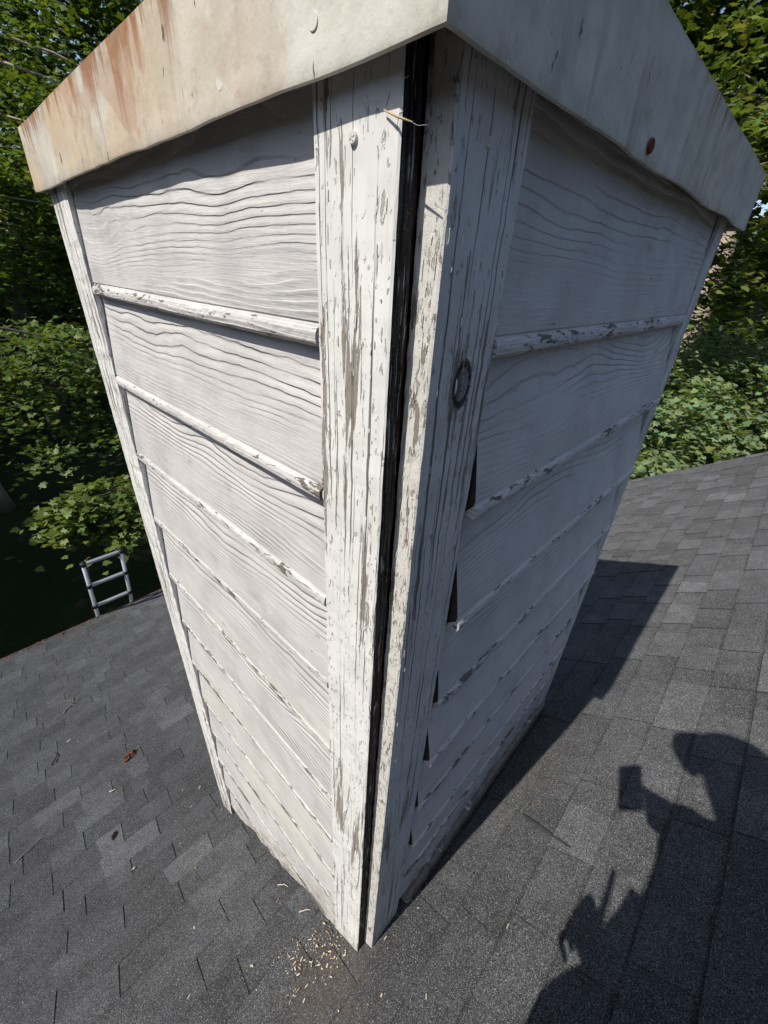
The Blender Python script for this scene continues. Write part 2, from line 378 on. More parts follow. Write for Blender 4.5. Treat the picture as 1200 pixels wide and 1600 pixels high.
def mat_ground():
    t = NT('lawn_soil'); n = t.noise(None, 0.35, 5, 0.6); n2 = t.noise(None, 6.0, 5, 0.7)
    c = t.mix(t.ramp(n, 0.38, 0.62), (0.018, 0.030, 0.010), (0.034, 0.048, 0.015))
    lit = t.ramp(t.noise(None, 0.8, 4, 0.6, 0.6), 0.60, 0.70)
    c = t.mix(t.math('MULTIPLY', lit, 0.7), c, (0.12, 0.085, 0.055))  # faint sunny patches painted into the lawn colour
    c = t.mix(t.ramp(n2, 0.3, 0.7, 0.0, 0.6), c, (0.028, 0.032, 0.014))
    t.bsdf(c, 0.95, t.bump(n2, 0.05, 0.8), spec=0.1); return t.m
# ------------------------------------------------------------------ materials
_kn = on_y(722, 602, KYR)
M_sid = mat_siding()
M_bdL = mat_board('peeling_white_paint', wear=0.575)
M_bdR = mat_board('peeling_white_paint_with_knot', (0.70, 0.69, 0.66), wear=0.60, knot=(_kn.x - KX + KYR - KY, _kn.z - KZ), cracks=0.60)
M_blk = mat_blackedge(); M_crk = mat_crackle(); M_cap = mat_cap(); M_shi = mat_shingle()
M_nail = mat_simple('bare_nailer_wood', (0.20, 0.155, 0.11), 0.9, 0.4, 1.0, 0.002, stretch=(14, 60, 60))
M_sheath = mat_simple('dark_sheathing', (0.035, 0.026, 0.02), 0.95, 0.5, 30, 0.003)
M_endg = mat_simple('raw_board_end', (0.05, 0.04, 0.033), 0.95, 0.7, 140, 0.003)
M_scr = mat_simple('painted_screw', (0.66, 0.64, 0.58), 0.6, 0.12, 300, 0.0004)
M_scr2 = mat_simple('painted_nail', (0.62, 0.58, 0.50), 0.6, 0.2, 200, 0.0004)
M_alu = mat_simple('ladder_aluminium', (0.62, 0.63, 0.65), 0.38, 0.06, 60, 0, metal=0.75)
M_blkp = mat_simple('black_plastic', (0.02, 0.02, 0.022), 0.45, 0.2, 40)
M_trim = mat_simple('eave_drip_metal', (0.075, 0.058, 0.052), 0.7, 0.6, 24, 0.001)
M_wall = mat_simple('house_wall_paint', (0.50, 0.49, 0.46), 0.85, 0.1, 3)
M_bark = mat_simple('bark', (0.085, 0.07, 0.055), 0.95, 0.6, 1.0, 0.03, stretch=(5, 5, 1.2))
M_barkp = mat_simple('pale_bark', (0.46, 0.37, 0.28), 0.95, 0.45, 1.0, 0.03, stretch=(5, 5, 1.5))
M_leaf = mat_leaf('leaves'); M_gnd = mat_ground()

# ------------------------------------------------------------------ the roof
ridge_y = -2.4
SF = (ridge_y + H0 * math.sin(TH)) / math.cos(TH)          # along-slope coordinate of the ridge
PR = [(0.0, ridge_y, -SF * math.sin(TH) - H0 * math.cos(TH), 34.0)]
def addseg(ln, nxt):
    s, y, z, p = PR[-1]
    PR.append((s + ln, y + ln * math.cos(R(p)), z - ln * math.sin(R(p)), nxt))
addseg(2.6 - SF, 22.0); addseg(2.0, 15.0); addseg(1.55, 15.0)
S_END = PR[-1][0]
def prof(s):
    for i in range(len(PR) - 1):
        if s <= PR[i + 1][0] or i == len(PR) - 2:
            a = PR[i]; p = R(a[3]); d = s - a[0]
            return a[1] + d * math.cos(p), a[2] - d * math.sin(p), p
def RP(x, s, h=0.0):
    y, z, p = prof(s)
    # soften the normal near the bends
    return Vector((x, y + h * math.sin(p), z + h * math.cos(p)))
def roof_hit(px, py):
    d = ray(px, py)
    for a, b in zip(PR[:-1], PR[1:]):
        # (y,z) = t*(dy,dz) on the segment
        ey, ez = b[1] - a[1], b[2] - a[2]
        det = d.y * (-ez) + d.z * ey
        if abs(det) < 1e-9: continue
        t = (a[1] * (-ez) + a[2] * ey) / det
        u = (d.y * a[2] - d.z * a[1]) / (-det) if False else ((t * d.y - a[1]) / ey)
        if t > 0 and -0.001 <= u <= 1.001: return d * t, a[0] + u * (b[0] - a[0]), R(a[3])
    return None, None, None

house = thing('house', 'low house under a charcoal asphalt shingle roof that carries the chimney', 'house', (0.0, 4.78, -6.6))
XL, XR = -5.2, 5.89
EXP = 0.1435
def shingle_mesh():
    vs, fs, tone = [], [], []
    def quad(a, b, c, d, tn):
        i = len(vs); vs.extend((a, b, c, d)); fs.append((i, i + 1, i + 2, i + 3)); tone.append(tn)
    n = int(math.ceil(S_END / EXP)); off = S_END + 0.012 - n * EXP
    for i in range(n):
        s0 = max(0.0, off + i * EXP); s1 = off + (i + 1) * EXP
        x = XL + rnd.uniform(-0.9, 0)
        hb = 0.0050
        # underlying shim strip, one shingle (1 m) at a time, each with its own tone
        xs = [XL]
        xx = XL + rnd.uniform(0.2, 1.0)
        while xx < XR: xs.append(xx); xx += 1.0
        xs.append(XR)
        for a, b in zip(xs[:-1], xs[1:]):
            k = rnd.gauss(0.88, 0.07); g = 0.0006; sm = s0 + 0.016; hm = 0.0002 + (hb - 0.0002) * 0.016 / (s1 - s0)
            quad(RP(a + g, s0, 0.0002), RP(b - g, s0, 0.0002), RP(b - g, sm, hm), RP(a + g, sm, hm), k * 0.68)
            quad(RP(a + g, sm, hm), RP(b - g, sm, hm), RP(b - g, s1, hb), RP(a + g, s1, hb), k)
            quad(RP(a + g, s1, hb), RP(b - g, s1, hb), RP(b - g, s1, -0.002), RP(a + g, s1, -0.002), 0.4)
        while x < XR:
            w = rnd.choice((0.11, 0.14, 0.17, 0.20, 0.24, 0.28)) * rnd.uniform(0.9, 1.1); gap = rnd.choice((0.09, 0.13, 0.17, 0.22)) * rnd.uniform(0.85, 1.15)
            a, b = max(x, XL), min(x + w, XR)
            if b - a > 0.02:
                tl = EXP * math.tan(R(rnd.uniform(1.5, 4.0))); tr = EXP * math.tan(R(rnd.uniform(2.0, 6.0)))
                # hidden top edge, wider bottom edge
                a0, b0 = a + tl, b - tr
                h0, h1 = 0.0030, hb + 0.0048 + rnd.uniform(-0.0006, 0.0010)
                sb = s1 + rnd.uniform(-0.0015, 0.002)
                k = max(0.66, min(1.4, rnd.gauss(1.0, 0.155)))
                A, B, Cc, D = RP(a0, s0, h0), RP(b0, s0, h0), RP(b, sb, h1), RP(a, sb, h1)
                A2, B2, C2, D2 = RP(a0, s0, -0.001), RP(b0, s0, -0.001), RP(b, sb, -0.001), RP(a, sb, -0.001)
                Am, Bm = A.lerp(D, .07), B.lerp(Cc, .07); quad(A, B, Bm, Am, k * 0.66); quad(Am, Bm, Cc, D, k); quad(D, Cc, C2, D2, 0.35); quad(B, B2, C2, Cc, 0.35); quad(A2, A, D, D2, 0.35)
            x += w + gap
    me = pm(vs, fs, 'shingles')
    # orient every face outwards
    bm = bmesh.new(); bm.from_mesh(me)
    for f in bm.faces: pass
    bm.free()
    at = me.attributes.new('tone', 'FLOAT', 'FACE'); at.data.foreach_set('value', tone)
    return me
roof = link('roof', shingle_mesh(), M_shi, house)
# deck under the shingles, back slope
def deck():
    vs, fs = [], []
    t = 0.02
    for x in (XL, XR):
        for (s, y, z, p) in PR: vs.append((x, y, z - 0.001)); vs.append((x, y, z - 0.001 - t - 0.1))
        vs.append((x, ridge_y * 2 - 4.78, PR[-1][2])); vs.append((x, ridge_y * 2 - 4.78, PR[-1][2] - 0.12))
    n = 2 * len(PR) + 2
    for i in range(len(PR) - 1):
        a = 2 * i
        fs.append((a, a + 2, n + a + 2, n + a)); fs.append((a + 1, n + a + 1, n + a + 3, a + 3))
        fs.append((a, a + 1, a + 3, a + 2)); fs.append((n + a, n + a + 2, n + a + 3, n + a + 1))
    e = n - 2
    fs.append((0, n, n + e, e)); fs.append((1, e + 1, n + e + 1, n + 1)); fs.append((0, e, e + 1, 1)); fs.append((n, n + 1, n + e + 1, n + e))
    a = 2 * (len(PR) - 1); fs.append((a, a + 1, n + a + 1, n + a)); fs.append((e, n + e, n + e + 1, e + 1))
    return pm(vs, fs, 'deck')
link('roof_deck', deck(), mat_simple('back_slope_shingle', (0.07, 0.07, 0.07), 0.9, 0.3, 8, 0.002), house)
bm = bmesh.new(); bbox(bm, (XL - 0.01, 4.785, PR[-1][2] - 0.075), (XR + 0.0, 4.806, PR[-1][2] + 0.0035), 0.002)
link('drip_edge', bm_mesh(bm), M_trim, house)
bm = bmesh.new(); bbox(bm, (XL, 4.74, PR[-1][2] - 0.28), (XR, 4.780, PR[-1][2] - 0.078), 0.003)
link('fascia', bm_mesh(bm), M_wall, house)
mb = MB()      # rake trim: thin metal edge following the slope at the right end
for i in range(len(PR) - 1):
    a, b = PR[i], PR[i + 1]
    mb.poly([(XR + .001, a[1], a[2] + .004), (XR + .02, a[1], a[2] + .004), (XR + .02, b[1], b[2] + .004), (XR + .001, b[1], b[2] + .004),
             (XR + .001, a[1], a[2] - .16), (XR + .02, a[1], a[2] - .16), (XR + .02, b[1], b[2] - .16), (XR + .001, b[1], b[2] - .16)],
            [(0, 1, 2, 3), (1, 5, 6, 2), (4, 7, 6, 5), (0, 3, 7, 4)])
mb.build('rake_board', M_sheath, house, smooth=False)
bm = bmesh.new(); bbox(bm, (XL + 0.3, -9.2, -6.62), (XR - 0.3, 4.40, PR[-1][2] - 0.10))
link('wall', bm_mesh(bm), M_wall, house)
gz0, gz1 = PR[-1][2] - 0.14, PR[0][2] - 0.14
for x in (XL + 0.3, XR - 0.3):
    mb = MB(); mb.poly([(x, 4.4, gz0), (x, -9.2, gz0), (x, ridge_y, gz1 + 0.0), (x, 1.4, -2.68)], [(0, 1, 2, 3)])
    mb.build('gable_wall', M_wall, house, smooth=False)

# ------------------------------------------------------------------ the chimney
chim = thing('chimney', 'tall wood sided chimney with peeling white paint and rust streaked cap on the roof', 'chimney', (KX, KY, KZ))
YF, XF = 1.271, 1.492                    # far ends of the left (sunlit) and right (shaded) walls
def roof_z(y): return -(1.3 + math.sin(TH) * y) / math.cos(TH)
OL = [(349, 1259), (362, 1266), (378, 1285), (396, 1303), (408, 1324), (434, 1345), (456, 1388), (476, 1410), (500, 1435), (517, 1455), (540, 1480), (556, 1495)]
OR = [(620, 1412), (640, 1396), (655, 1388), (668, 1372), (684, 1340), (704, 1298), (722, 1268), (745, 1232), (770, 1202), (795, 1172), (815, 1150), (836, 1126), (842, 1104)]
_l = sorted([(p.y, p.z - roof_z(p.y)) for p in (on_x(a, b, KX) for a, b in OL)])
_r = sorted([(p.x, p.z - roof_z(KYR)) for p in (on_y(a, b, KYR) for a, b in OR)])
def lowL(y): return roof_z(y) + min(0.05, max(-0.03, float(np.interp(y, [a for a, b in _l], [b for a, b in _l])) + 0.008 * mnoise.noise(Vector((y * 30, 0, 0)))))
def lowR(x): return roof_z(KYR) + min(0.07, max(-0.03, float(np.interp(x, [a for a, b in _r], [b for a, b in _r])) + 0.012 + 0.010 * mnoise.noise(Vector((x * 30, 5, 0)))))
SO = Vector((KX, KY, KZ))
bm = bmesh.new(); bbox(bm, (KX + 0.036, KYR + 0.036, -2.9), (XF - 0.03, YF - 0.03, 0.20))
link('sheathing', bm_mesh(bm), M_sheath, chim)

M_stud = mat_simple('raw_red_brown_stud', (0.10, 0.045, 0.028), 0.95, 0.6, 1.0, 0.003, stretch=(200, 200, 12))
def lap_board(side, z0, z1, u0, u1, low, idx, tilt=0.0, proud=0.0, bulge=1.0):
    """one lap siding board; u along the wall, o outwards from the corner-board face"""
    H = z1 - z0
    prf = []     # (z, o, bead)
    tr_ = 0.013 if idx in (1, 21) else 0.0175
    if proud > 0.005 or idx > 21: tr_ = 0.0215
    prf.append((z1, -0.030, 0)); prf.append((z1, -tr_, 0))
    for k in range(1, 9):
        f = k / 9.0; prf.append((z1 + (z0 + 0.030 - z1) * f, -tr_ + (tr_ - 0.0040) * f + proud * f, 0))
    o1 = -0.0040 + proud
    prf.append((z0 + 0.0275, o1 - 0.0002, 0.1)); prf.append((z0 + 0.0255, o1 - 0.0022 * bulge, 0.4)); prf.append((z0 + 0.0235, o1 - 0.0004, 0.6))
    for a in range(0, 7):
        an = a / 6.0 * math.pi
        prf.append((z0 + 0.0115 + 0.0105 * math.cos(an), o1 + 0.0050 * bulge * math.sin(an) + (0.0004 if a < 5 else -0.002), 1.0))
    prf.append((z0 + 0.001, o1 - 0.006, 1)); prf.append((z0 + 0.002, min(-0.010, o1 - 0.014), 1)); prf.append((z0 + 0.03, -0.030, 0))
    n = max(8, int((u1 - u0) / 0.0065)); npf = len(prf)
    vs, fs, bead, vloc = [], [], [], []
    for i in range(n + 1):
        u = u0 + (u1 - u0) * i / n; lz = low(u)
        endf = max(0.0, 1.0 - min(u - u0, u1 - u) / 0.012)
        for (z, o, b) in prf:
            zz = z + 0.0022 * mnoise.noise(Vector((u * 2.2, idx * 3.1, 0))) + tilt * (u - u0) * 0
            oo = o + 0.0020 * mnoise.noise(Vector((u * 1.7, idx * 7.7, z * 2)))
            if b > 0.5:
                r = mnoise.fractal(Vector((u * 95, z * 140, idx * 5.0)), 1.0, 2.0, 3)
                r2 = mnoise.noise(Vector((u * 7, idx * 11.0, 3)))
                k = 0.00080 * r * (0.35 + max(0.0, r2 + 0.25) * 2.4)
                zz += k + endf * 0.002 * mnoise.noise(Vector((z * 300, u * 300, idx))); oo += k
            if zz < lz:
                zz = lz; 
            if side == 'L': vs.append((KX - oo, u, zz))
            else: vs.append((u, KYR - oo, zz))
            bead.append(b); vloc.append(max(0.0, min(1.0, (z - z0) / H)))
    for i in range(n):
        for k in range(npf):
            a = i * npf + k; b = i * npf + (k + 1) % npf; c = (i + 1) * npf + (k + 1) % npf; d = (i + 1) * npf + k
            if abs(vs[a][2] - vs[b][2]) + abs(vs[c][2] - vs[d][2]) < 1e-7 and vs[a][2] <= low(u0 + (u1 - u0) * i / n) + 1e-6 and k not in (npf - 1,): continue
            fs.append((a, b, c, d) if side == 'L' else (a, d, c, b))
    b0 = next(k for k in range(npf) if prf[k][2] > 0.55); b1 = npf - 2
    nw = len(fs)
    for base_, sg in ((0, -1), (n * npf, 1)):
        pa = [base_ + k for k in list(range(0, b0 + 1)) + list(range(b1, npf))]; pb = [base_ + k for k in range(b0, b1 + 1)]
        fs.append(tuple(pa[::sg])); fs.append(tuple(pb[::sg]))
    me = pm(vs, fs, 'lap')
    mi = [0] * len(me.polygons)
    mi[nw] = 1; mi[nw + 2] = 1
    me.polygons.foreach_set('material_index', mi)
    me.attributes.new('bead', 'FLOAT', 'POINT').data.foreach_set('value', bead)
    me.attributes.new('vloc', 'FLOAT', 'POINT').data.foreach_set('value', vloc)
    me.attributes.new('board', 'FLOAT', 'POINT').data.foreach_set('value', [float(idx)] * len(vs))
    return link('siding_board', me, [M_sid, M_endg], chim, smooth=False)
ZL = [1.671, 1.478, 1.287, 1.092, 0.888, 0.690, 0.492, 0.285, 0.085, -0.115, -0.315, -0.515, -0.70]
ZR = [(KZ + q) * 0.9363 - KZ for q in (1.660, 1.434, 1.206, 0.978, 0.776, 0.558, 0.358, 0.150, -0.06)]
top = 0.165 - KZ
for i, z in enumerate(ZL):
    z1 = (ZL[i - 1] + 0.012) if i else top
    u0 = 0.383; u1 = 1.153
    # only where the roof lies below the board's top
    while lowL(u0) > z1 + KZ - 0.012 and u0 < u1: u0 += 0.01
    if u1 - u0 < 0.04: continue
    lap_board('L', z + KZ, z1 + KZ, u0 + rnd.uniform(0, 0.003), u1, lowL, i + 1, proud=rnd.uniform(-0.001, 0.0015), bulge=(1.0, 0.9, 0.7)[i] if i < 3 else 0.38)
for i, z in enumerate(ZR):
    z1 = (ZR[i - 1] + 0.012) if i else top
    if z1 + KZ < roof_z(KYR): continue
    lap_board('R', z + KZ, z1 + KZ, 0.450 + (0.0, 0.003, 0.004, 0.004, 0.003, 0.003, 0.002, 0.0, 0)[i], 1.411, lowR, i + 21, proud=(0.003, 0.0140, 0.0180, 0.0110, 0.0150, 0.0080, 0.012, 0.004, 0)[i])

def plank(name, pts, z0, z1, mats, idxs, jit=0.0009, low=None, rough=None):
    """vertical board with the plan outline pts (world x,y), worn edges, one material slot per side"""
    n = int((z1 - z0) / 0.016); vs, fs, mi = [], [], []
    m = len(pts)
    for i in range(n + 1):
        z = z0 + (z1 - z0) * i / n
        for k, (x, y) in enumerate(pts):
            j = jit * (rough[k] if rough else 1.0)
            dx = j * mnoise.fractal(Vector((z * 38, k * 7.0, x)), 1.0, 2.0, 3); dy = j * mnoise.fractal(Vector((z * 38, k * 7.0 + 50, y)), 1.0, 2.0, 3)
            zz = z
            if low is not None: zz = max(z, low(x, y))
            vs.append((x + dx + 0.0009 * mnoise.noise(Vector((z * 1.0, 3.0, 0))), y + dy, zz))
    for i in range(n):
        for k in range(m):
            k2 = (k + 1) % m
            fs.append((i * m + k, i * m + k2, (i + 1) * m + k2, (i + 1) * m + k)); mi.append(idxs[k])
    fs.append(tuple(range(m))[::-1]); mi.append(0); fs.append(tuple(n * m + k for k in range(m))); mi.append(0)
    me = pm(vs, fs, name); me.polygons.foreach_set('material_index', mi)
    return link(name, me, mats, chim)
e = 0.0022
ZT = 0.205
# sunlit wall, near the open corner: white face towards -X, black bare edge towards -Y
plank('corner_board', [(KX, 0.380), (KX, 0.277 + e), (KX + e * .6, 0.277), (KX + 0.021, 0.277), (KX + 0.021, 0.380)], -1.86, ZT, [M_bdL, M_blk], [0, 0, 1, 0, 0], rough=[1, 0.6, 0.6, 1.2, 1])
# shaded wall, near the open corner: crazed edge towards -X catches the sun
plank('corner_board', [(0.333, KYR + 0.030), (0.333, KYR + e), (0.333 + e * .6, KYR), (0.445, KYR), (0.445, KYR + 0.024)], -1.84, ZT, [M_bdR, M_crk], [1, 1, 0, 0, 0], rough=[1.6, 0.7, 0.7, 1, 1])
plank('corner_stud', [(KX + 0.0225, 0.312), (KX + 0.0225, 0.2855), (0.3325, 0.2835), (0.3325, 0.312)], -1.80, ZT, [M_stud], [0, 0, 0, 0], rough=[1, 3, 3, 1])
plank('corner_board', [(KX, YF), (KX, 1.158), (KX + 0.024, 1.158), (KX + 0.024, YF)], -2.60, ZT, [M_bdL], [0, 0, 0, 0], rough=[1, 2.6, 1, 1])
plank('corner_board', [(XF, KYR + 0.024), (1.415, KYR + 0.024), (1.415, KYR), (XF, KYR)], -1.86, ZT, [M_bdR], [0, 0, 0, 0])
# back faces
for A_, B_ in (((XF - 0.028, KYR + 0.026, -2.8), (XF - 0.004, YF - 0.002, 0.2)), ((KX + 0.026, YF - 0.028, -2.8), (XF - 0.030, YF - 0.004, 0.2))):
    bm = bmesh.new(); bbox(bm, A_, B_); link('back_siding', bm_mesh(bm), M_bdL, chim)

# cap: folded sheet metal skirt over a wood nailer
def cap_mesh():
    # outline corners (x, y, z hem, z rim)
    P = [(0.284, 1.297, 0.110, 0.213), (0.284, 0.228, 0.131, 0.246), (1.620, 0.228, 0.143, 0.262), (1.620, 1.297, 0.122, 0.229)]
    ring = []
    for i in range(4):
        a, b = P[i], P[(i + 1) % 4]; L_ = math.hypot(b[0] - a[0], b[1] - a[1]); n = int(L_ / 0.012)
        for k in range(n):
            f = k / n; ring.append((a[0] + (b[0] - a[0]) * f, a[1] + (b[1] - a[1]) * f, a[2] + (b[2] - a[2]) * f, a[3] + (b[3] - a[3]) * f, i, f * L_, L_ - f * L_))
    cx, cy = 0.95, 0.76
    vs, fs, drop, rusty = [], [], [], []
    N = [(-1, 0), (0, -1), (1, 0), (0, 1)]
    rows = [(0.0, -0.004, 0.0), (0.0, 0.0, 0.03), (0.3, 0.0, 0), (0.6, 0.0008, 0), (0.85, 0.001, 0), (0.97, 0.002, 0), (1.0, 0.0012, 0), (1.0, -0.0035, 0), (0.93, -0.0040, 0)]
    for (x, y, zh, zr, side, dl, dr) in ring:
        nx, ny = N[side]
        edge = min(dl, dr)
        wob = 0.0045 * mnoise.noise(Vector((x * 5, y * 5, 2))) + 0.0010 * mnoise.noise(Vector((x * 17, y * 17, 4))); hem = 0.0013 * mnoise.noise(Vector((x * 6, y * 6, 9))) + 0.0012 * mnoise.noise(Vector((x * 22, y * 22, 1)))
        k = math.exp(-edge / 0.02)
        wob *= (1 - k)
        corner = dl < 1e-6
        for j, (f, o, _) in enumerate(rows):
            z = zr + (zh - zr) * f
            if f > 0.8: z += hem
            if j == 0: z += 0.0015
            oo = o + wob * (0.3 + f)
            if corner:
                px_, py_ = N[side - 1]; vs.append((x + (nx + px_) * oo, y + (ny + py_) * oo, z))
            else: vs.append((x + nx * oo, y + ny * oo, z))
            drop.append(f)
            r = 0.0
            if side == 0: r = 0.10 + 0.95 * max(0, min(1, (y - 0.35) / 0.45)) * (0.75 + 0.4 * mnoise.noise(Vector((0, y * 4, 3))))
            if side == 1: r = 0.10 + 0.30 * max(0.0, 1 - abs(x - 1.02) / 0.22)
            rusty.append(max(0.0, r))
    m = len(rows); n = len(ring)
    for i in range(n):
        i2 = (i + 1) % n
        for j in range(m - 1): fs.append((i * m + j, i * m + j + 1, i2 * m + j + 1, i2 * m + j))
    c = len(vs); vs.append((cx, cy, 0.262)); drop.append(0.0); rusty.append(0.8)
    for i in range(n): fs.append((i * m, ((i + 1) % n) * m, c))
    me = pm(vs, fs, 'cap')
    me.attributes.new('drop', 'FLOAT', 'POINT').data.foreach_set('value', drop)
    me.attributes.new('rusty', 'FLOAT', 'POINT').data.foreach_set('value', rusty)
    return me
cap = link('cap', cap_mesh(), M_cap, chim)
for p in cap.data.polygons: p.use_smooth = True
cap.data.set_sharp_from_angle(angle=R(35))
for A_, B_ in (((KX - 0.012, 0.2335, 0.152), (1.611, KY + 0.030, 0.212)), ((KX - 0.012, KY + 0.032, 0.140), (KX + 0.030, 1.288, 0.200)),
               ((1.56, KY + 0.032, 0.150), (1.611, 1.288, 0.200)), ((KX + 0.032, 1.25, 0.14), (1.558, 1.288, 0.19))):
    bm = bmesh.new(); bbox(bm, A_, B_, 0.001); link('nailer', bm_mesh(bm), M_nail, chim)
# rotten strip along the foot of the shaded wall
def rot_strip():
    vs, fs = [], []; n = 150; x0, x1 = 0.478, 1.46; rz = roof_z(KYR)
    for i in range(n + 1):
        x = x0 + (x1 - x0) * i / n
        a = mnoise.fractal(Vector((x * 22, 1, 0)), 1.0, 2.0, 4); b = mnoise.fractal(Vector((x * 34, 8, 0)), 1.0, 2.0, 4); c = mnoise.fractal(Vector((x * 60, 15, 0)), 1.0, 2.0, 3)
        f = i / n
        zt = rz + 0.050 + 0.016 * a + 0.02 * math.sin(f * 3.14); zb = rz + 0.004 + 0.012 * max(0, b) + (0.010 if f > .1 else 0)
        o = 0.012 + 0.004 * b
        for k, (z, oo) in enumerate(((zt, o - 0.010), (zt - 0.004, o), ((zt * 2 + zb) / 3, o + 0.003 * c), ((zt + 2 * zb) / 3, o + 0.002 + 0.004 * c), (zb + 0.003, o + 0.003), (zb, o - 0.002), (zb, -0.02), (zt, -0.02))):
            vs.append((x, KYR - oo, z))
    m = 8
    for i in range(n):
        for k in range(m): k2 = (k + 1) % m; fs.append((i * m + k, (i + 1) * m + k, (i + 1) * m + k2, i * m + k2))
    fs.append(tuple(range(m))); fs.append(tuple(n * m + k for k in range(m))[::-1])
    t = NT('rotten_trim_wood'); x, y, z = t.sep()
    q = t.noise(t.comb(t.math('MULTIPLY', x, 30), 0.0, t.math('MULTIPLY', z, 120)), 1.0, 6.0, 0.7, 0.5)
    w = t.ramp(t.noise(t.comb(t.math('MULTIPLY', x, 18), 4.0, t.math('MULTIPLY', z, 40)), 1.0, 5.0, 0.7), 0.60, 0.63)
    c = t.mix(q, (0.13, 0.11, 0.09), (0.34, 0.30, 0.25)); c = t.mix(w, c, (0.60, 0.585, 0.55))
    t.bsdf(c, 0.95, t.bump(q, 0.005, 1.0), spec=0.1)
    link('base_trim', pm(vs, fs), t.m, chim)
rot_strip()
# gap in the open corner shows dark, with a loose flashing strip
def disc(parent, name, c, nrm, r, h, m, cross=False):
    bm = bmesh.new()
    bmesh.ops.create_cone(bm, cap_ends=True, segments=20, radius1=r, radius2=r * 0.80, depth=h)
    top = [f for f in bm.faces if f.normal.z > 0.9]
    if cross:
        for a in (0.5, 2.07):
            g = bmesh.ops.create_cube(bm, size=1)
            for v in g['verts']:
                v.co = Matrix.Rotation(a, 3, 'Z') @ Vector((v.co.x * r * 1.1, v.co.y * r * 0.22, h / 2 + v.co.z * h * 0.22))
    me = bm_mesh(bm)
    me.transform(Matrix.Translation(Vector(c)) @ Vector(nrm).to_track_quat('Z', 'Y').to_matrix().to_4x4())
    return link(name, me, m, parent)
cbs = [o for o in chim.children if o.name.startswith('corner_board')]
disc(cbs[0], 'screw', on_x(552, 215, KX - 0.001), (-1, -0.1, 0.05), 0.0052, 0.004, M_scr, True)
disc(cbs[1], 'screw', on_y(763, 222, KYR - 0.0005), (0.0, -1, 0.0), 0.0045, 0.0015, M_scr, True)
disc(cap, 'screw', on_x(345, 129, 0.284), (-1, 0, 0.05), 0.0075, 0.003, M_scr)
disc(cap, 'screw', on_x(491, 34, 0.284), (-1, 0, 0.05), 0.0066, 0.003, M_scr)
disc(cap, 'screw', on_y(1018, 228, 0.227), (0, -1, 0), 0.0085, 0.003, mat_simple('rusted_screw', (0.16, 0.04, 0.02), 0.9, 0.5, 200, 0.001))
def flakes(par, n, pf, nrm, seed):
    rn = random.Random(seed); vs, fs = [], []
    N_ = Vector(nrm); U_ = Vector((0, 0, 1)).cross(N_)
    for i in range(n):
        c, r = pf(rn); w = rn.uniform(0.0004, 0.0013); h = rn.uniform(0.004, 0.022) * rn.uniform(.4, 1); li = rn.uniform(0.0002, 0.0011); sg = rn.choice((-1, 1))
        b = len(vs)
        for k in range(4):
            f = k / 3; jj = rn.uniform(-.4, .4) * w
            vs.append(c + Vector((0, 0, 1)) * h * (f - .5) + N_ * 0.0003 - U_ * sg * w * 0.2 + U_ * jj * .4)
            vs.append(c + Vector((0, 0, 1)) * h * (f - .5) * .8 + N_ * (0.0005 + li * math.sin(f * 3.14) * .8 + li * .2) + U_ * sg * (w + jj))
        for k in range(3): fs.append((b + 2 * k, b + 2 * k + 1, b + 2 * k + 3, b + 2 * k + 2))
    o = link('paint_flakes', pm(vs, fs), mat_simple('curled_paint', (0.76, 0.74, 0.69), 0.8, 0.1, 60), par)
    o.modifiers.new('s', 'SOLIDIFY').thickness = 0.0003
    o['kind'] = 'stuff'
flakes(cbs[0], 230, lambda r: (Vector((KX - 0.0006, r.choice((r.uniform(0.284, 0.378), r.uniform(0.284, 0.300), r.uniform(0.364, 0.379))), r.uniform(-1.75, 0.06))), 0), (-1, 0, 0), 5)
flakes(cbs[1], 170, lambda r: (Vector((0.3325, r.uniform(0.253, 0.274), r.uniform(-1.70, 0.03))), 0), (-1, 0, 0), 6)
flakes(cbs[1], 70, lambda r: (Vector((r.uniform(0.337, 0.443), KYR - 0.0006, r.uniform(-1.70, 0.08))), 0), (0, -1, 0), 7)
flakes(cbs[2], 90, lambda r: (Vector((KX - 0.0006, r.uniform(1.162, 1.268), r.uniform(-2.3, 0.06))), 0), (-1, 0, 0), 8)
sb = sorted([o for o in chim.children if o.name.startswith('siding_board')], key=lambda o: o.name)
for (px, py, wall) in ((371, 459, 'L'), (1008, 640, 'R')):
    if wall == 'L': disc(sb[0], 'nail', on_x(px, py, KX + 0.006), (-1, 0, 0), 0.0035, 0.0015, M_scr2)

# ------------------------------------------------------------------ ground
def ground():
    n = 60; vs, fs = [], []
    xs = np.concatenate([-np.geomspace(400, 20, 12), np.linspace(-16, 40, 34), np.geomspace(50, 400, 12)])
    ys = np.concatenate([-np.geomspace(400, 20, 12), np.linspace(-16, 40, 34), np.geomspace(50, 400, 12)])
    for y in ys:
        for x in xs:
            vs.append((x, y, -6.6 + 0.12 * mnoise.noise(Vector((x * 0.15, y * 0.15, 0)))))
    k = len(xs)
    for j in range(len(ys) - 1):
        for i in range(k - 1): fs.append((j * k + i, j * k + i + 1, (j + 1) * k + i + 1, (j + 1) * k + i))
    o = link('ground', pm(vs, fs), M_gnd, smooth=True); tag(o, kind='structure'); return o
ground()

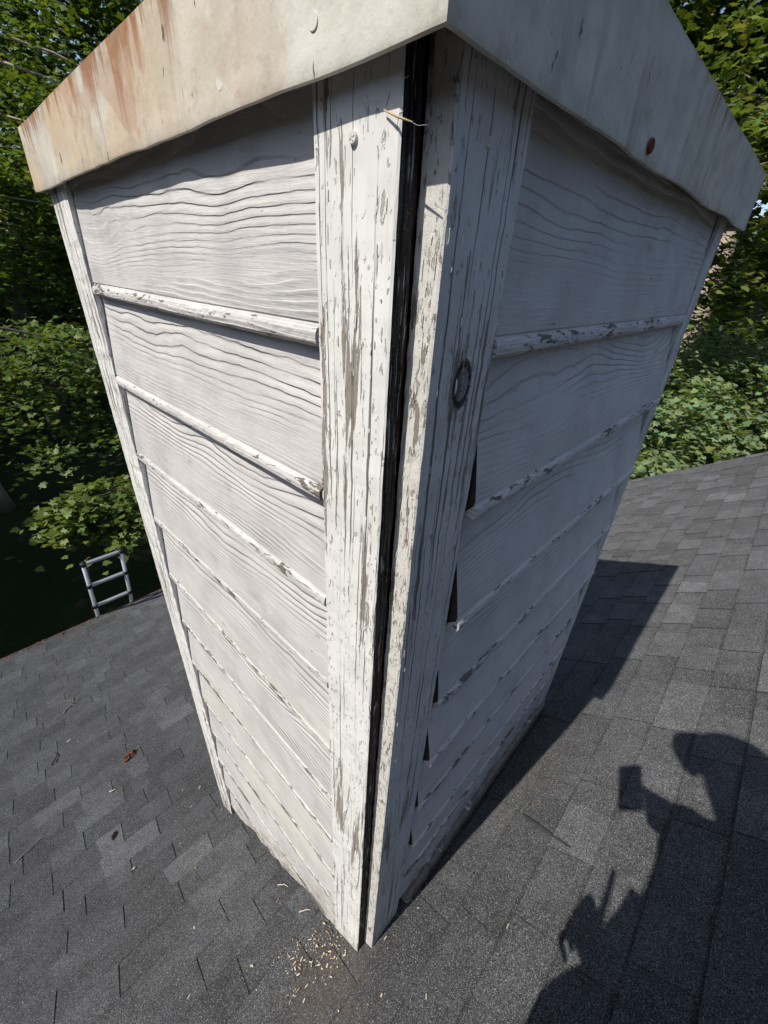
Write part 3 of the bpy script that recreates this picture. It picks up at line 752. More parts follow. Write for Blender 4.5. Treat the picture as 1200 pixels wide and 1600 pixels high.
# ------------------------------------------------------------------ leaves and trees
T_MAPLE = np.array([(0, -.45), (.17, -.34), (.48, -.38), (.36, -.10), (.58, .12), (.28, .12), (.22, .30), (0, .62), (-.22, .30), (-.28, .12), (-.58, .12), (-.36, -.10), (-.48, -.38), (-.17, -.34)], float)
T_SIMPLE = np.array([(0, -.5), (.33, -.12), (.26, .22), (0, .58), (-.26, .22), (-.33, -.12)], float)
def leaf_mesh(cent, nrm, size, yaw, cols, tmpl):
    n = len(cent); k = len(tmpl)
    nrm = nrm / np.linalg.norm(nrm, axis=1, keepdims=True)
    ref = np.stack([np.cos(yaw), np.sin(yaw), np.zeros(n)], 1)
    a = ref - nrm * (ref * nrm).sum(1, keepdims=True); a /= np.linalg.norm(a, axis=1, keepdims=True) + 1e-9
    b = np.cross(nrm, a)
    v = np.zeros((n, k + 1, 3))
    v[:, 0] = cent
    bend = NP.uniform(-0.1, 0.35, n)
    for i, (p, q) in enumerate(tmpl):
        v[:, i + 1] = cent + size[:, None] * (a * p + b * q - nrm * (bend * (abs(p) * 0.8 + 0.3 * q * q))[:, None])
    v = v.reshape(-1, 3)
    base = (np.arange(n) * (k + 1))[:, None]
    tri = np.array([(0, i + 1, (i + 1) % k + 1) for i in range(k)]).reshape(-1)
    idx = (base + tri[None, :]).reshape(-1)
    me = bpy.data.meshes.new('leaves')
    me.vertices.add(len(v)); me.vertices.foreach_set('co', v.astype(np.float32).reshape(-1))
    nt = n * k
    me.loops.add(nt * 3); me.loops.foreach_set('vertex_index', idx.astype(np.int32))
    me.polygons.add(nt); me.polygons.foreach_set('loop_start', np.arange(0, nt * 3, 3, dtype=np.int32))
    me.update(calc_edges=True)
    at = me.attributes.new('leaf', 'FLOAT_COLOR', 'POINT')
    c4 = np.ones((n, k + 1, 4), np.float32); c4[:, :, :3] = cols[:, None, :]
    at.data.foreach_set('color', c4.reshape(-1))
    return me
def spray_points(cl):
    """cl: list of (centre, (rx,ry,rz), sprays, leaves per spray, spray radius)"""
    out = []; mids = []
    for c, rr, ns, nl, sr in cl:
        d = NP.normal(size=(ns, 3)); d /= np.linalg.norm(d, axis=1, keepdims=True)
        rad = NP.uniform(0.25, 1.0, ns) ** 0.45
        m = np.array(c)[None] + d * rad[:, None] * np.array(rr)[None]
        mids.append(m)
        for q in m:
            k = max(3, int(nl * NP.uniform(0.5, 1.5)))
            off = NP.normal(size=(k, 3)) * np.array([1, 1, 0.28]) * sr
            off[:, 2] -= 0.25 * (off[:, 0] ** 2 + off[:, 1] ** 2) / sr
            out.append(q + off)
    return np.concatenate(out), np.concatenate(mids)
def tree(name, label, base, toppts, rad, cl, leaf, col, tmpl=T_MAPLE, bark=None, group=None, twigs=60, var=0.25, tilt=0.45):
    t = thing(name, label, 'tree', base, group)
    mb = MB(); pts = [Vector(base)] + [Vector(p) for p in toppts]
    fine = []
    for i in range(len(pts) - 1):
        for k in range(5):
            f = k / 5; p = pts[i].lerp(pts[i + 1], f) + Vector((mnoise.noise(pts[i] * 2 + Vector((k, 0, 0))), mnoise.noise(pts[i] + Vector((0, k, 3))), 0)) * 0.08
            fine.append(p)
    fine.append(pts[-1]); n = len(fine)
    mb.tube(fine, [rad * (1.25 if i == 0 else 1) * (1 - 0.85 * i / n) for i in range(n)], 12)
    P_, mids = spray_points(cl)
    order = NP.permutation(len(mids))[:twigs]
    for i in order:
        q = Vector(mids[i]); j = min(range(n), key=lambda k: (fine[k] - q).length + max(0, fine[k].z - q.z) * 1.5)
        s = fine[j]; L_ = (q - s).length; mid = s.lerp(q, 0.5) + Vector((0, 0, 0.10 * L_)) + Vector([rnd.uniform(-.05, .05) * L_ for _ in range(3)])
        r0 = min(rad * 0.35, 0.006 + 0.011 * L_)
        mb.tube([s, s.lerp(mid, .5) + Vector((0, 0, .03 * L_)), mid, mid.lerp(q, .5) + Vector((0, 0, .02 * L_)), q], [r0, r0 * .8, r0 * .6, r0 * .4, r0 * .15], 6)
    mb.build('trunk', bark or M_bark, t)
    n = len(P_)
    nr = np.stack([NP.normal(0, tilt, n), NP.normal(0, tilt, n), np.ones(n)], 1)
    size = leaf * NP.uniform(0.65, 1.25, n)
    cc = np.array(col)[None] * NP.uniform(1 - var, 1 + var, n)[:, None] * np.stack([NP.uniform(0.8, 1.25, n), np.ones(n), NP.uniform(0.7, 1.2, n)], 1)
    link('crown', leaf_mesh(P_, nr, size, NP.uniform(0, 6.28, n), cc.clip(0, 1), tmpl), M_leaf, t)
    return t
def at(px, py, d):
    v = ray(px, py).normalized() * d; return (v.x, v.y, v.z)
G = -6.6
# the maple beside the lawn whose lower limbs reach in front of the lawn
tree('maple_tree', 'maple with low sunlit branches spreading over the dark lawn left of the chimney', (-3.6, 10.6, G), [(-3.4, 10.4, -4.0), (-3.0, 10.3, -1.5), (-2.6, 10.2, 1.4), (-2.9, 10.3, 4.2)], 0.17,
     [(at(95, 545, 10.2), (1.9, 1.5, 0.55), 62, 34, 0.24), (at(140, 620, 9.7), (0.9, 0.9, 0.45), 22, 26, 0.2), (at(120, 690, 9.0), (1.0, 0.8, 0.16), 15, 22, 0.19), (at(-60, 620, 9.2), (1.0, 1.0, 0.8), 24, 24, 0.25)], 0.115, (0.12, 0.18, 0.045), twigs=10)
tree('maple_sapling', 'young maple with bright leaves standing just behind the ladder', (0.55, 7.3, G), [(0.6, 7.2, -5.4), (0.75, 7.05, -4.3), (0.8, 7.0, -3.35)], 0.035,
     [(at(150, 800, 7.9), (0.72, 0.6, 0.42), 44, 26, 0.15), (at(178, 760, 8.1), (0.4, 0.4, 0.2), 12, 20, 0.14)], 0.115, (0.135, 0.19, 0.04), twigs=30)
tree('maple_tree', 'leafy maple with pale bare twigs at the left edge behind the rusty cap', (0.2, 15.2, G), [(0.1, 15.1, -3), (0.3, 15, 0.5), (0.6, 15.0, 4), (1.0, 15, 8)], 0.22,
     [(at(20, 350, 13.2), (1.9, 1.6, 1.5), 120, 40, 0.26), (at(90, 320, 13.8), (1.2, 1.2, 1.3), 55, 30, 0.26), (at(60, 150, 14.5), (1.8, 1.8, 1.9), 80, 28, 0.3), (at(-160, 330, 13.5), (2, 2, 3), 60, 26, 0.3)], 0.125, (0.13, 0.20, 0.045), twigs=46, bark=M_barkp)
tree('tall_tree', 'tall dark trunk rising at the top left corner above the cap', (2.8, 19.6, G), [(2.8, 19.4, 0), (2.6, 19.2, 6), (2.9, 19, 12)], 0.36,
     [(at(120, 60, 20), (3, 2.5, 2.6), 110, 26, 0.45), (at(20, 30, 21), (3, 3, 3), 90, 26, 0.45), (at(220, -120, 21), (4, 3, 4), 150, 26, 0.5), (at(230, 10, 24), (2.5, 2.5, 2.5), 110, 26, 0.5)], 0.19, (0.075, 0.125, 0.026), T_MAPLE, twigs=30)
# dark wood behind the lawn
ORD = ('farthest left', 'second from the left', 'third from the left', 'fourth from the left', 'middle one', 'fourth from the right', 'third from the right', 'second from the right', 'farthest right')
back = [(-8, 30), (-3.5, 33), (1, 28), (4.5, 33), (9, 29), (13, 33), (18, 29), (24, 30), (30, 24)]
for i, (x, y) in enumerate(back):
    tree('forest_tree', 'broad dark tree beyond the lawn, ' + ORD[i] + ' in its row', (x, y, G), [(x, y, -1), (x + .4, y, 6), (x, y + .3, 12)], 0.32,
         [((x, y, -1.5), (3.2, 2.4, 4.2), 90, 20, 0.65), ((x, y, 6), (3.8, 2.6, 5.0), 150, 22, 0.7)], 0.30, (0.050, 0.085, 0.022), T_SIMPLE, group='dark trees in the wood beyond the lawn', twigs=6, tilt=0.7)
# off-frame neighbours on the sunny side: they keep the lawn in shade
for i, (x, y, z, r) in enumerate([(-9, 9.5, 4, 3.4), (-8.5, 14.5, 5, 3.8), (-6, 19.5, 6, 4.0), (-1.5, 23, 5, 3.6), (-13, 12, 8, 4.2), (-12, 19, 9, 4.6), (-6.5, 25, 9, 4.2), (4, 24.5, 4, 3.2)]):
    tree('shade_tree', 'tall spreading tree on the sunny side of the lawn', (x, y, G), [(x + .2, y, -2), (x, y + .2, z - 1), (x + .2, y, z + 3)], 0.34,
         [((x, y, z), (r, r, r * 0.95), 190, 22, 0.55), ((x, y, z - 4.5), (r * .9, r * .9, 2.2), 90, 22, 0.5)], 0.30, (0.07, 0.115, 0.025), T_SIMPLE, group='tall trees on the sunny side of the lawn', twigs=5, tilt=0.6)
# right side beyond the rake
tree('maple_tree', 'dense rounded maple with broad sunlit leaves right behind the roof edge', (11.2, 0.6, G), [(11.2, .6, -5), (11.2, .6, -3), (11.1, .7, -1.6)], 0.14,
     [(at(1110, 690, 10.6), (3.4, 3.0, 1.25), 430, 46, 0.22), (at(1020, 560, 11.8), (2.2, 2.2, 1.0), 130, 44, 0.24), (at(1250, 640, 11.5), (2.4, 2.4, 1.5), 150, 36, 0.26)], 0.118, (0.20, 0.28, 0.135), twigs=10, tilt=0.42)
tree('maple_tree', 'yellow green maple reaching up beside the right corner of the cap', (11.5, -1.9, G), [(11.4, -1.6, -2), (11.3, -1.2, 1.0), (11.2, -0.8, 4.2)], 0.13,
     [(at(1190, 300, 10.4), (0.9, 1.3, 1.9), 85, 32, 0.2), (at(1150, 190, 11.5), (0.7, 0.8, 0.9), 18, 26, 0.2), (at(1180, 430, 10.2), (0.8, 1.0, 0.5), 26, 28, 0.18), (at(1250, 200, 10), (1.4, 1.6, 2.4), 80, 28, 0.24)], 0.135, (0.15, 0.205, 0.06), twigs=34, tilt=0.4)
b0 = at(1085, 500, 15.5); b1 = at(1112, 440, 15.5); b2 = at(1150, 340, 15.5)
tree('oak_tree', 'stout pale trunk dappled with sunlight behind the yellow green maple', (b0[0] - 0.6, b0[1] + 1.2, G), [b0, b1, b2, (b2[0] + 0.8, b2[1] - 1.0, b2[2] + 4.5), (b2[0] + 1.2, b2[1] - 1.5, b2[2] + 9)], 0.42,
     [((b2[0] + 1.5, b2[1] - 1, b2[2] + 8.5), (4.2, 3.8, 2.8), 120, 24, 0.5), (at(1110, 30, 17), (2.0, 2.2, 1.9), 110, 30, 0.34), (at(1200, 70, 17), (2.2, 2.2, 2.2), 110, 30, 0.34)], 0.22, (0.07, 0.11, 0.025), T_MAPLE, bark=M_barkp, twigs=40)
rb = [(19, 1.5), (18.5, -4.0), (22, 6.5), (24, -8.5), (27, 1), (25, 12), (29, -4), (21, -12), (19, 17)]
rk = sorted(range(9), key=lambda i: -math.atan2(rb[i][1], rb[i][0]))
for i, (x, y) in enumerate(rb):
    tree('forest_tree', 'tall dark tree past the right roof edge, ' + ORD[rk.index(i)] + ' in that wood', (x, y, G), [(x, y, 0), (x + .3, y, 6), (x, y + .3, 13)], 0.30,
         [((x, y, -1.0), (3.0, 3.4, 4.0), 110, 22, 0.55), ((x, y, 6.5), (3.4, 3.8, 4.6), 190, 24, 0.55), ((x, y, 12.5), (3.4, 3.6, 3.4), 130, 24, 0.55)], 0.24, (0.055, 0.088, 0.022), T_SIMPLE if i > 1 else T_MAPLE, group='dark trees in the wood on the right', twigs=8, tilt=0.7)
# far wood closing the horizon
def far_wood():
    ang = np.concatenate([NP.uniform(2.25, 5.9, 22000)]); rr = NP.uniform(24, 34, 22000)  # unseen leaf ring outside the view, added to dim the sky light
    c = np.stack([rr * np.cos(ang), rr * np.sin(ang), -6.6 + 13.5 * NP.uniform(0, 1, 22000) ** 0.8], 1)
    cc = np.array([0.045, 0.075, 0.022])[None] * NP.uniform(0.6, 1.4, 22000)[:, None]
    o = link('sky_dimming_wood', leaf_mesh(c, NP.normal(size=(22000, 3)) + np.array([0, 0, 0.6]), NP.uniform(1.0, 2.0, 22000), NP.uniform(0, 6.28, 22000), cc, T_SIMPLE), M_leaf)
    tag(o, 'unseen wood added around the other sides of the house to dim the sky', 'wood', kind='stuff')
    ang = NP.uniform(-0.35, 2.2, 26000); rr = NP.uniform(46, 66, 26000)
    c = np.stack([rr * np.cos(ang), rr * np.sin(ang), -6.6 + 17 * NP.uniform(0, 1, 26000) ** 0.8 * (0.8 + 0.2 * np.sin(ang * 40))], 1)
    nr = NP.normal(size=(26000, 3)) + np.array([0, 0, 0.6])
    cc = np.array([0.045, 0.075, 0.022])[None] * NP.uniform(0.6, 1.4, 26000)[:, None]
    o = link('far_wood', leaf_mesh(c, nr, NP.uniform(1.2, 2.4, 26000), NP.uniform(0, 6.28, 26000), cc, T_SIMPLE), M_leaf)
    tag(o, 'distant wood closing off the view behind the nearer trees', 'wood', kind='stuff')
far_wood()

# ------------------------------------------------------------------ ladder over the eave
EY, EZ = 4.835, PR[-1][2]
def ladder():
    bL = on_y(152.5, 961.5, EY); bR = on_y(206.5, 939.5, EY)
    tL = on_y(130, 882, 4.70); tR = on_y(188.6, 861, 4.70)
    bR.z = bL.z = (bL.z + bR.z) / 2; w = (bR.x - bL.x + tR.x - tL.x) / 2
    cxb = (bL.x + bR.x) / 2; cxt = (tL.x + tR.x) / 2; zt = (tL.z + tR.z) / 2
    top = Vector((cxt, 4.70, zt)); bot = Vector((cxb, EY, bL.z)); dirn = (bot - top).normalized()
    ln = (top.z + 6.55) / -dirn.z
    foot = top + dirn * ln
    t = thing('ladder', 'silver telescopic ladder with black collars leaning on the far eave', 'ladder', foot)
    ax = Vector((1, 0, 0))
    r = 0.021
    rung_d = [0.0]
    # rungs measured from the photograph, then a regular pitch
    step = 0.30 * 0.9
    m2 = on_y(169, 905, 4.745); 
    step = (top.z - m2.z) / -dirn.z
    k = 0
    for sx in (-1, 1):
        mb = MB(); mb.tube([top + ax * sx * w / 2 - dirn * 0.01, foot + ax * sx * w / 2], r, 14); mb.build('rail', M_alu, t)
    while k * step < ln - 0.1:
        c = top + dirn * (k * step)
        bm = bmesh.new(); bbox(bm, (-w / 2 + 0.018, -0.02, -0.014), (w / 2 - 0.018, 0.02, 0.014), 0.004)
        me = bm_mesh(bm); me.transform(Matrix.Translation(c) @ Matrix.Rotation(0.0, 4, 'X'))
        ru = link('rung', me, M_alu, t)
        for sx in (-1, 1):
            mb = MB(); q = c + ax * sx * w / 2; mb.tube([q - dirn * 0.022, q + dirn * 0.022], r + 0.008, 14); mb.build('collar', M_blkp, ru)
        k += 1
    return t
ladder()

# ------------------------------------------------------------------ litter on the roof
M_bkb = mat_simple('brown_bark_chunk', (0.14, 0.068, 0.04), 0.95, 0.7, 180, 0.004)
M_chip = mat_simple('pale_wood_chip', (0.62, 0.55, 0.42), 0.9, 0.3, 200)
M_tan = mat_simple('dry_leaf_tan', (0.40, 0.29, 0.17), 0.9, 0.4, 120, 0.001)
M_twig = mat_simple('grey_twig', (0.20, 0.18, 0.155), 0.9, 0.4, 120, 0.0008)
M_tar = mat_simple('black_tar_strip', (0.045, 0.045, 0.047), 0.8, 0.4, 90, 0.001)
def rock(name, px, py, size, m, label, cat, flat=0.5, group=None, yaw=0.0, amp=0.5):
    p, s, pit = roof_hit(px, py)
    bm = bmesh.new(); bmesh.ops.create_icosphere(bm, subdivisions=4, radius=1.0)
    for v in bm.verts:
        n = mnoise.fractal(v.co * 2.3 + Vector((px, py, 0)), 1.0, 2.0, 4)
        v.co *= 1 + amp * n; v.co = Vector((v.co.x * size[0], v.co.y * size[1], v.co.z * size[2]))
    me = bm_mesh(bm)
    me.transform(Matrix.Translation(p + Vector((0, math.sin(pit), math.cos(pit))) * (0.008 + size[2] * 0.55)) @ Matrix.Rotation(-pit, 4, 'X') @ Matrix.Rotation(yaw, 4, 'Z'))
    o = link(name, me, m, None, p); return tag(o, label, cat, group)
rock('bark_chunk', 204, 1184, (0.036, 0.021, 0.016), M_bkb, 'reddish brown chunk of rotten bark lying on the left part of the roof', 'bark chunk', yaw=0.6, amp=0.9)
rock('bark_chunk', 180, 1308, (0.018, 0.008, 0.008), M_sheath, 'small dark brown bark bit below the larger reddish chunk', 'bark chunk', yaw=1.0, amp=0.9)
def dry_leaf(px, py, r, m, label, yaw=0.0):
    p, s, pit = roof_hit(px, py); vs = [(0, 0, 0.004)]; fs = []
    for i in range(12):
        a = i / 12 * 6.283; rr = r * (0.8 + 0.3 * math.sin(3 * a + 1) * 0.5 + 0.12 * rnd.uniform(-1, 1)); vs.append((rr * math.cos(a), rr * 0.75 * math.sin(a), 0.004 * math.sin(2 * a) + 0.003))
    for i in range(12): fs.append((0, i + 1, (i + 1) % 12 + 1))
    me = pm(vs, fs); me.transform(Matrix.Translation(p + Vector((0, math.sin(pit), math.cos(pit))) * 0.010) @ Matrix.Rotation(-pit, 4, 'X') @ Matrix.Rotation(yaw, 4, 'Z'))
    o = link('dry_leaf', me, m, None, p, True); o.modifiers.new('s', 'SOLIDIFY').thickness = 0.0008
    return tag(o, label, 'leaf')
dry_leaf(313, 1233, 0.013, M_tan, 'tan curled leaf on the shingles near the far left foot of the chimney')
dry_leaf(210, 1361, 0.009, M_chip, 'pale beige leaf scrap in the middle of the left roof')
dry_leaf(567, 1356 - 50, 0.0, M_tan, '') if False else None
dry_leaf(307, 1361, 0.007, M_tan, 'small brown leaf scrap between the beige one and the chimney')
def twig(pts, r, m, label, name='twig', cat='twig', branches=0, group=None):
    Q = []
    for (px, py) in pts:
        p, s, pit = roof_hit(px, py); Q.append(p + Vector((0, math.sin(pit), math.cos(pit))) * (0.010 + r))
    F_ = []
    for a, b in zip(Q[:-1], Q[1:]):
        for k in range(4): F_.append(a.lerp(b, k / 4) + Vector((rnd.uniform(-1, 1), rnd.uniform(-1, 1), rnd.uniform(0, 1))) * r * 0.7)
    F_.append(Q[-1]); mb = MB(); mb.tube(F_, [r * (1 - 0.5 * i / len(F_)) for i in range(len(F_))], 6)
    for k in range(branches):
        i = rnd.randrange(1, len(F_) - 1); L_ = (Q[-1] - Q[0]).length * rnd.uniform(0.2, 0.45)
        d = (F_[i] - F_[i - 1]).normalized(); d2 = (d + Vector((rnd.uniform(-.9, .9), rnd.uniform(-.9, .9), 0.1))).normalized()
        mb.tube([F_[i], F_[i] + d2 * L_ * .5 + Vector((0, 0, .002)), F_[i] + d2 * L_], [r * .6, r * .5, r * .3], 5)
    return tag(mb.build(name, m, None, Q[0]), label, cat, group)
twig([(25, 1352), (48, 1328), (60, 1316), (73, 1301)], 0.0028, M_twig, 'longest straight grey twig near the left edge of the roof', branches=1)
twig([(240, 1088), (255, 1076), (271, 1064)], 0.003, M_twig, 'thin pale twig on the shingles near the chimney’s far edge'.replace('’s', ''), branches=3)
twig([(100, 1117), (108, 1108), (114, 1100), (116, 1091)], 0.005, M_twig, 'dark forked twig high on the left roof', branches=4)
twig([(82, 1198), (87, 1190), (91, 1182), (88, 1177)], 0.0045, M_sheath, 'short crooked black twig left of the bark chunk', branches=1)
twig([(172, 1240), (182, 1236)], 0.0025, M_chip, 'pale wood sliver below the reddish bark chunk', 'wood_sliver', 'sliver')
twig([(436, 1387), (446, 1386), (452, 1390)], 0.0016, M_chip, 'curved pale stem beside the chimney foot', 'stem', 'stem')
twig([(470, 1430), (478, 1426), (487, 1426)], 0.0016, M_chip, 'second curled pale stem closer to the near corner', 'stem', 'stem')
twig([(106, 1161), (112, 1157)], 0.003, M_chip, 'white sliver above the black twig', 'wood_sliver', 'sliver')
# torn shingle strip on the right
def strip():
    pts = [(818, 1275, .0015), (828, 1284, .004), (838, 1292, .006), (850, 1300, .008), (862, 1308, .007), (872, 1314, .005), (882, 1321, .002), (892, 1330, .0008)]
    vs, fs = [], []
    for i, (px, py, w) in enumerate(pts):
        p, s, pit = roof_hit(px, py); nrm = Vector((0, math.sin(pit), math.cos(pit)))
        q, _, _ = roof_hit(px + 9, py + 8); d = (q - p).normalized(); b = nrm.cross(d)
        h = 0.011 + 0.004 * math.sin(i * 1.1)
        for k, (o_, hh) in enumerate(((-w, -0.002), (-w * .4, 0.0015), (w * .4, 0.002), (w, -0.001))): vs.append(p + b * o_ + nrm * (h + hh))
    for i in range(len(pts) - 1):
        for k in range(3): a = i * 4 + k; fs.append((a, a + 1, a + 5, a + 4))
    p0 = roof_hit(850, 1300)[0]
    o = link('shingle_scrap', pm(vs, fs), M_tar, None, p0); o.modifiers.new('s', 'SOLIDIFY').thickness = 0.0015
    tag(o, 'torn dark shingle scrap curled up on the sunlit roof right of the chimney', 'shingle scrap')
strip()
# chips: the larger ones one by one, the crumbs as one mass
def chip_me(L_, w, h, k):
    vs = []
    for (sx, sy) in ((-1, -.3), (-.6, -1), (.5, -.9), (1, .1), (.6, .8), (-.5, 1)):
        vs.append(Vector((sx * L_, sy * w, 0)))
    top = [v + Vector((0, 0, h * rnd.uniform(.6, 1.4))) for v in vs]
    n = 6; return vs + top, [tuple(range(n))[::-1], tuple(range(n, 2 * n))] + [(i, (i + 1) % n, n + (i + 1) % n, n + i) for i in range(n)]
def place(vs, px, py, yaw, lift=0.009, tilt=0.0):
    p, s, pit = roof_hit(px, py)
    mt = Matrix.Translation(p + Vector((0, math.sin(pit), math.cos(pit))) * lift) @ Matrix.Rotation(-pit, 4, 'X') @ Matrix.Rotation(yaw, 4, 'Z') @ Matrix.Rotation(tilt, 4, 'Y')
    return [mt @ v for v in vs], p
big = [(452, 1497), (459, 1502), (462, 1509), (466, 1499), (470, 1517), (473, 1503), (463, 1518), (468, 1527), (512, 1496), (517, 1491), (522, 1502), (490, 1466), (486, 1472), (497, 1482), (505, 1518), (519, 1531), (481, 1545), (467, 1552), (455, 1571), (463, 1561), (477, 1568), (500, 1512), (540, 1497), (604, 1470), (513, 1513), (530, 1452), (508, 1447),
       (122, 1160), (300, 1262), (290, 1300), (283, 1321), (347, 1268), (352, 1308), (315, 1321), (286, 1237), (276, 1286), (243, 1120), (176, 1188), (305, 1453), (395, 1513), (297, 1561), (435, 1411), (111, 1160), (598, 1560), (668, 1562), (655, 1423), (795, 1452)]
for i, (px, py) in enumerate(big):
    vs, fs = chip_me(rnd.uniform(0.004, 0.0085), rnd.uniform(0.0010, 0.0022), 0.0012, 0)
    q, p = place(vs, px, py, rnd.uniform(0, 3.14), 0.0095, rnd.uniform(-.2, .2))
    o = link('wood_chip', pm(q, fs), rnd.choice((M_chip, M_chip, M_tan)), None, p)
    near = 420 < px < 620 and py > 1440
    tag(o, 'pale wood chip in the scatter at the foot of the open corner' if near else 'pale wood chip lying alone on the roof shingles', 'wood chip', 'wood chips scattered at the chimney corner' if near else 'stray wood chips on the roof')
mb = MB(); mb2 = MB()
for i in range(640):
    if i < 430:
        a = rnd.gauss(0, 1); px = 490 + 34 * a + rnd.gauss(0, 14); py = 1478 + 42 * abs(rnd.gauss(0, 1)) - 22 * rnd.random() + 0.3 * (490 - px)
        if rnd.random() < 0.25: px, py = rnd.gauss(520, 12), rnd.gauss(1470, 22)
    else:
        px, py = (rnd.uniform(10, 420), rnd.uniform(1150, 1590)) if rnd.random() < 0.6 else (rnd.uniform(560, 800), rnd.uniform(1390, 1590))
    h = roof_hit(px, py)[0]
    if h is None or (h.x > KX - .003 and h.y > KY - .003): continue
    sc_ = rnd.uniform(0.0010, 0.0030) if i < 430 else rnd.uniform(0.0008, 0.0018)
    vs, fs = chip_me(sc_, sc_ * rnd.uniform(.25, .7), 0.0008, 0); q, p = place(vs, px, py, rnd.uniform(0, 3.14), 0.0090)
    (mb if rnd.random() < (0.45 if i < 640 else 0.8) else mb2).poly(q, fs)
tag(mb.build('pale_crumbs', M_chip, None, on_roof(500, 1480), False), 'fine pale wood crumbs strewn over the shingles below the corner', 'crumbs', kind='stuff')
tag(mb2.build('brown_crumbs', M_bkb, None, on_roof(500, 1480), False), 'fine reddish brown rot crumbs strewn below the chimney corner', 'crumbs', kind='stuff')
# leaf crumbs along the eave
mb = MB()
for i in range(200):
    x = rnd.uniform(-1.4, 1.3); y = 4.79 - abs(rnd.gauss(0, 0.02)); L_ = rnd.uniform(.004, .018)
    vs, fs = chip_me(L_, L_ * .4, .004, 0); mt = Matrix.Translation((x, y, PR[-1][2] + 0.006 + rnd.uniform(0, .01) + (4.79 - y) * math.tan(R(15)))) @ Matrix.Rotation(rnd.uniform(0, 6), 4, 'Z') @ Matrix.Rotation(rnd.uniform(-.5, .5), 4, 'X')
    mb.poly([mt @ v for v in vs], fs)
tag(mb.build('eave_litter', M_bkb, None, (0, 4.78, PR[-1][2]), False), 'reddish brown leaf litter collected along the far eave', 'leaf litter', kind='stuff')

# ------------------------------------------------------------------ spider web and straw in the open corner
M_web = mat_simple('spider_silk', (0.75, 0.75, 0.75), 0.5, 0.05, 50)
M_straw = mat_simple('straw', (0.50, 0.38, 0.22), 0.8, 0.2, 80)
mb = MB()
def W_(px, py, d): return on_x(px, py, KX - d)
A_ = W_(627, 122, .002); ctr = W_(612, 126, .004)
for (a, b) in (((632, 60), (627, 120)), ((627, 120), (630, 175)), ((500, 128), (560, 118)), ((560, 118), (627, 124)), ((580, 90), (612, 126)), ((612, 126), (596, 150)), ((612, 126), (640, 118)), ((596, 150), (560, 154)), ((590, 118), (600, 132)), ((612, 126), (606, 175)), ((640, 190), (668, 195)), ((600, 170), (612, 126)), ((500, 150), (520, 156)), ((520, 156), (596, 150))):
    p, q = W_(a[0], a[1], .003), W_(b[0], b[1], .003); m_ = p.lerp(q, .5) + Vector((0, 0, -0.0012)); mb.tube([p, m_, q], 0.00011, 4)
tag(mb.build('spider_web', M_web, None, ctr), 'wispy spider web under the cap at the open corner', 'spider web')
mb = MB(); mb.tube([W_(600, 172, .003), W_(620, 182, .006), W_(645, 191, .008)], [.0006, .0009, .0005], 6)
tag(mb.build('straw', M_straw, None, W_(620, 182, .006)), 'pale bit of straw caught in the web over the black edge', 'straw')
mb = MB(); mb.tube([W_(502, 155, .003), W_(502, 162, .005), W_(501, 173, .004)], [.0009, .0017, .0006], 8)
tag(mb.build('insect_cocoon', M_straw, None, W_(502, 162, .004)), 'small tan cocoon hanging in the shadow under the cap', 'cocoon')

# ------------------------------------------------------------------ the photographer (his shadow falls on the roof at the lower right)
E1 = Vector((-0.13652, -0.99064, 0.0)); E2 = Vector((0.79186, -0.10913, 0.60088))
def J(a, b, x):
    y = (-a - 0.13652 * x) / 0.99064; return Vector((x, y, (b - 0.79186 * x + 0.10913 * y) / 0.60088))
def skin(name, pts, edges, rad, m, parent, sub=2, root=0):
    me = bpy.data.meshes.new(name); me.from_pydata([tuple(p) for p in pts], edges, []); me.update()
    o = link(name, me, m, parent)
    md = o.modifiers.new('skin', 'SKIN'); md.use_smooth_shade = True
    for i, r in enumerate(rad):
        sv = me.skin_vertices[0].data[i]; sv.radius = (r, r) if not isinstance(r, tuple) else r; sv.use_root = (i == root)
    sb_ = o.modifiers.new('sub', 'SUBSURF'); sb_.levels = sub; sb_.render_levels = sub
    return o
M_skin = mat_simple('skin', (0.50, 0.31, 0.23), 0.6, 0.08, 30)
M_shirt = mat_simple('navy_shirt', (0.05, 0.06, 0.09), 0.95, 0.2, 40)
M_jean = mat_simple('denim_trousers', (0.08, 0.10, 0.15), 0.95, 0.3, 90)
M_phone = mat_simple('phone_case', (0.015, 0.015, 0.017), 0.35, 0.1, 20)
footL = Vector((-0.10, -0.34, roof_z(-0.34) + 0.04)); footR = Vector((0.12, -0.55, roof_z(-0.55) + 0.04))
person = thing('person', 'person in cap, shirt and jeans on the roof behind the camera holding a phone up', 'person', (0.15, -0.42, roof_z(-0.42)))
rt = Vector(M[:, 0]); up = Vector(-M[:, 1]); fw = Vector(M[:, 2])
pc = rt * 0.008 + up * 0.074 - fw * 0.012
fdir = Vector((0.74, 0.67, 0.0)); rdir = Vector((0.67, -0.74, 0.0))
pelvis = J(0.290, -0.22, 0.03); belly = J(0.275, -0.08, 0.02); chest = J(0.285, 0.045, 0.0); neckb = chest + Vector((0.0, 0.02, 0.17)); head = J(0.174, 0.302, 0.06); neck = neckb.lerp(head, 0.45) + fdir * 0.035
shR = chest + rdir * 0.165 + Vector((0, 0, 0.09)); shL = chest - rdir * 0.165 + Vector((0, 0, 0.09))
wrR = pc + rt * 0.058 - up * 0.050 - fw * 0.05; elR = J(0.225, 0.066, 0.13)
elL = J(0.190, -0.13, -0.16); wrL = J(0.115, -0.34, -0.08)
hipL = pelvis - rdir * 0.09; hipR = pelvis + rdir * 0.09
knL = J(0.122, -0.50, -0.03); knR = hipR.lerp(footR, 0.5) + fdir * 0.03
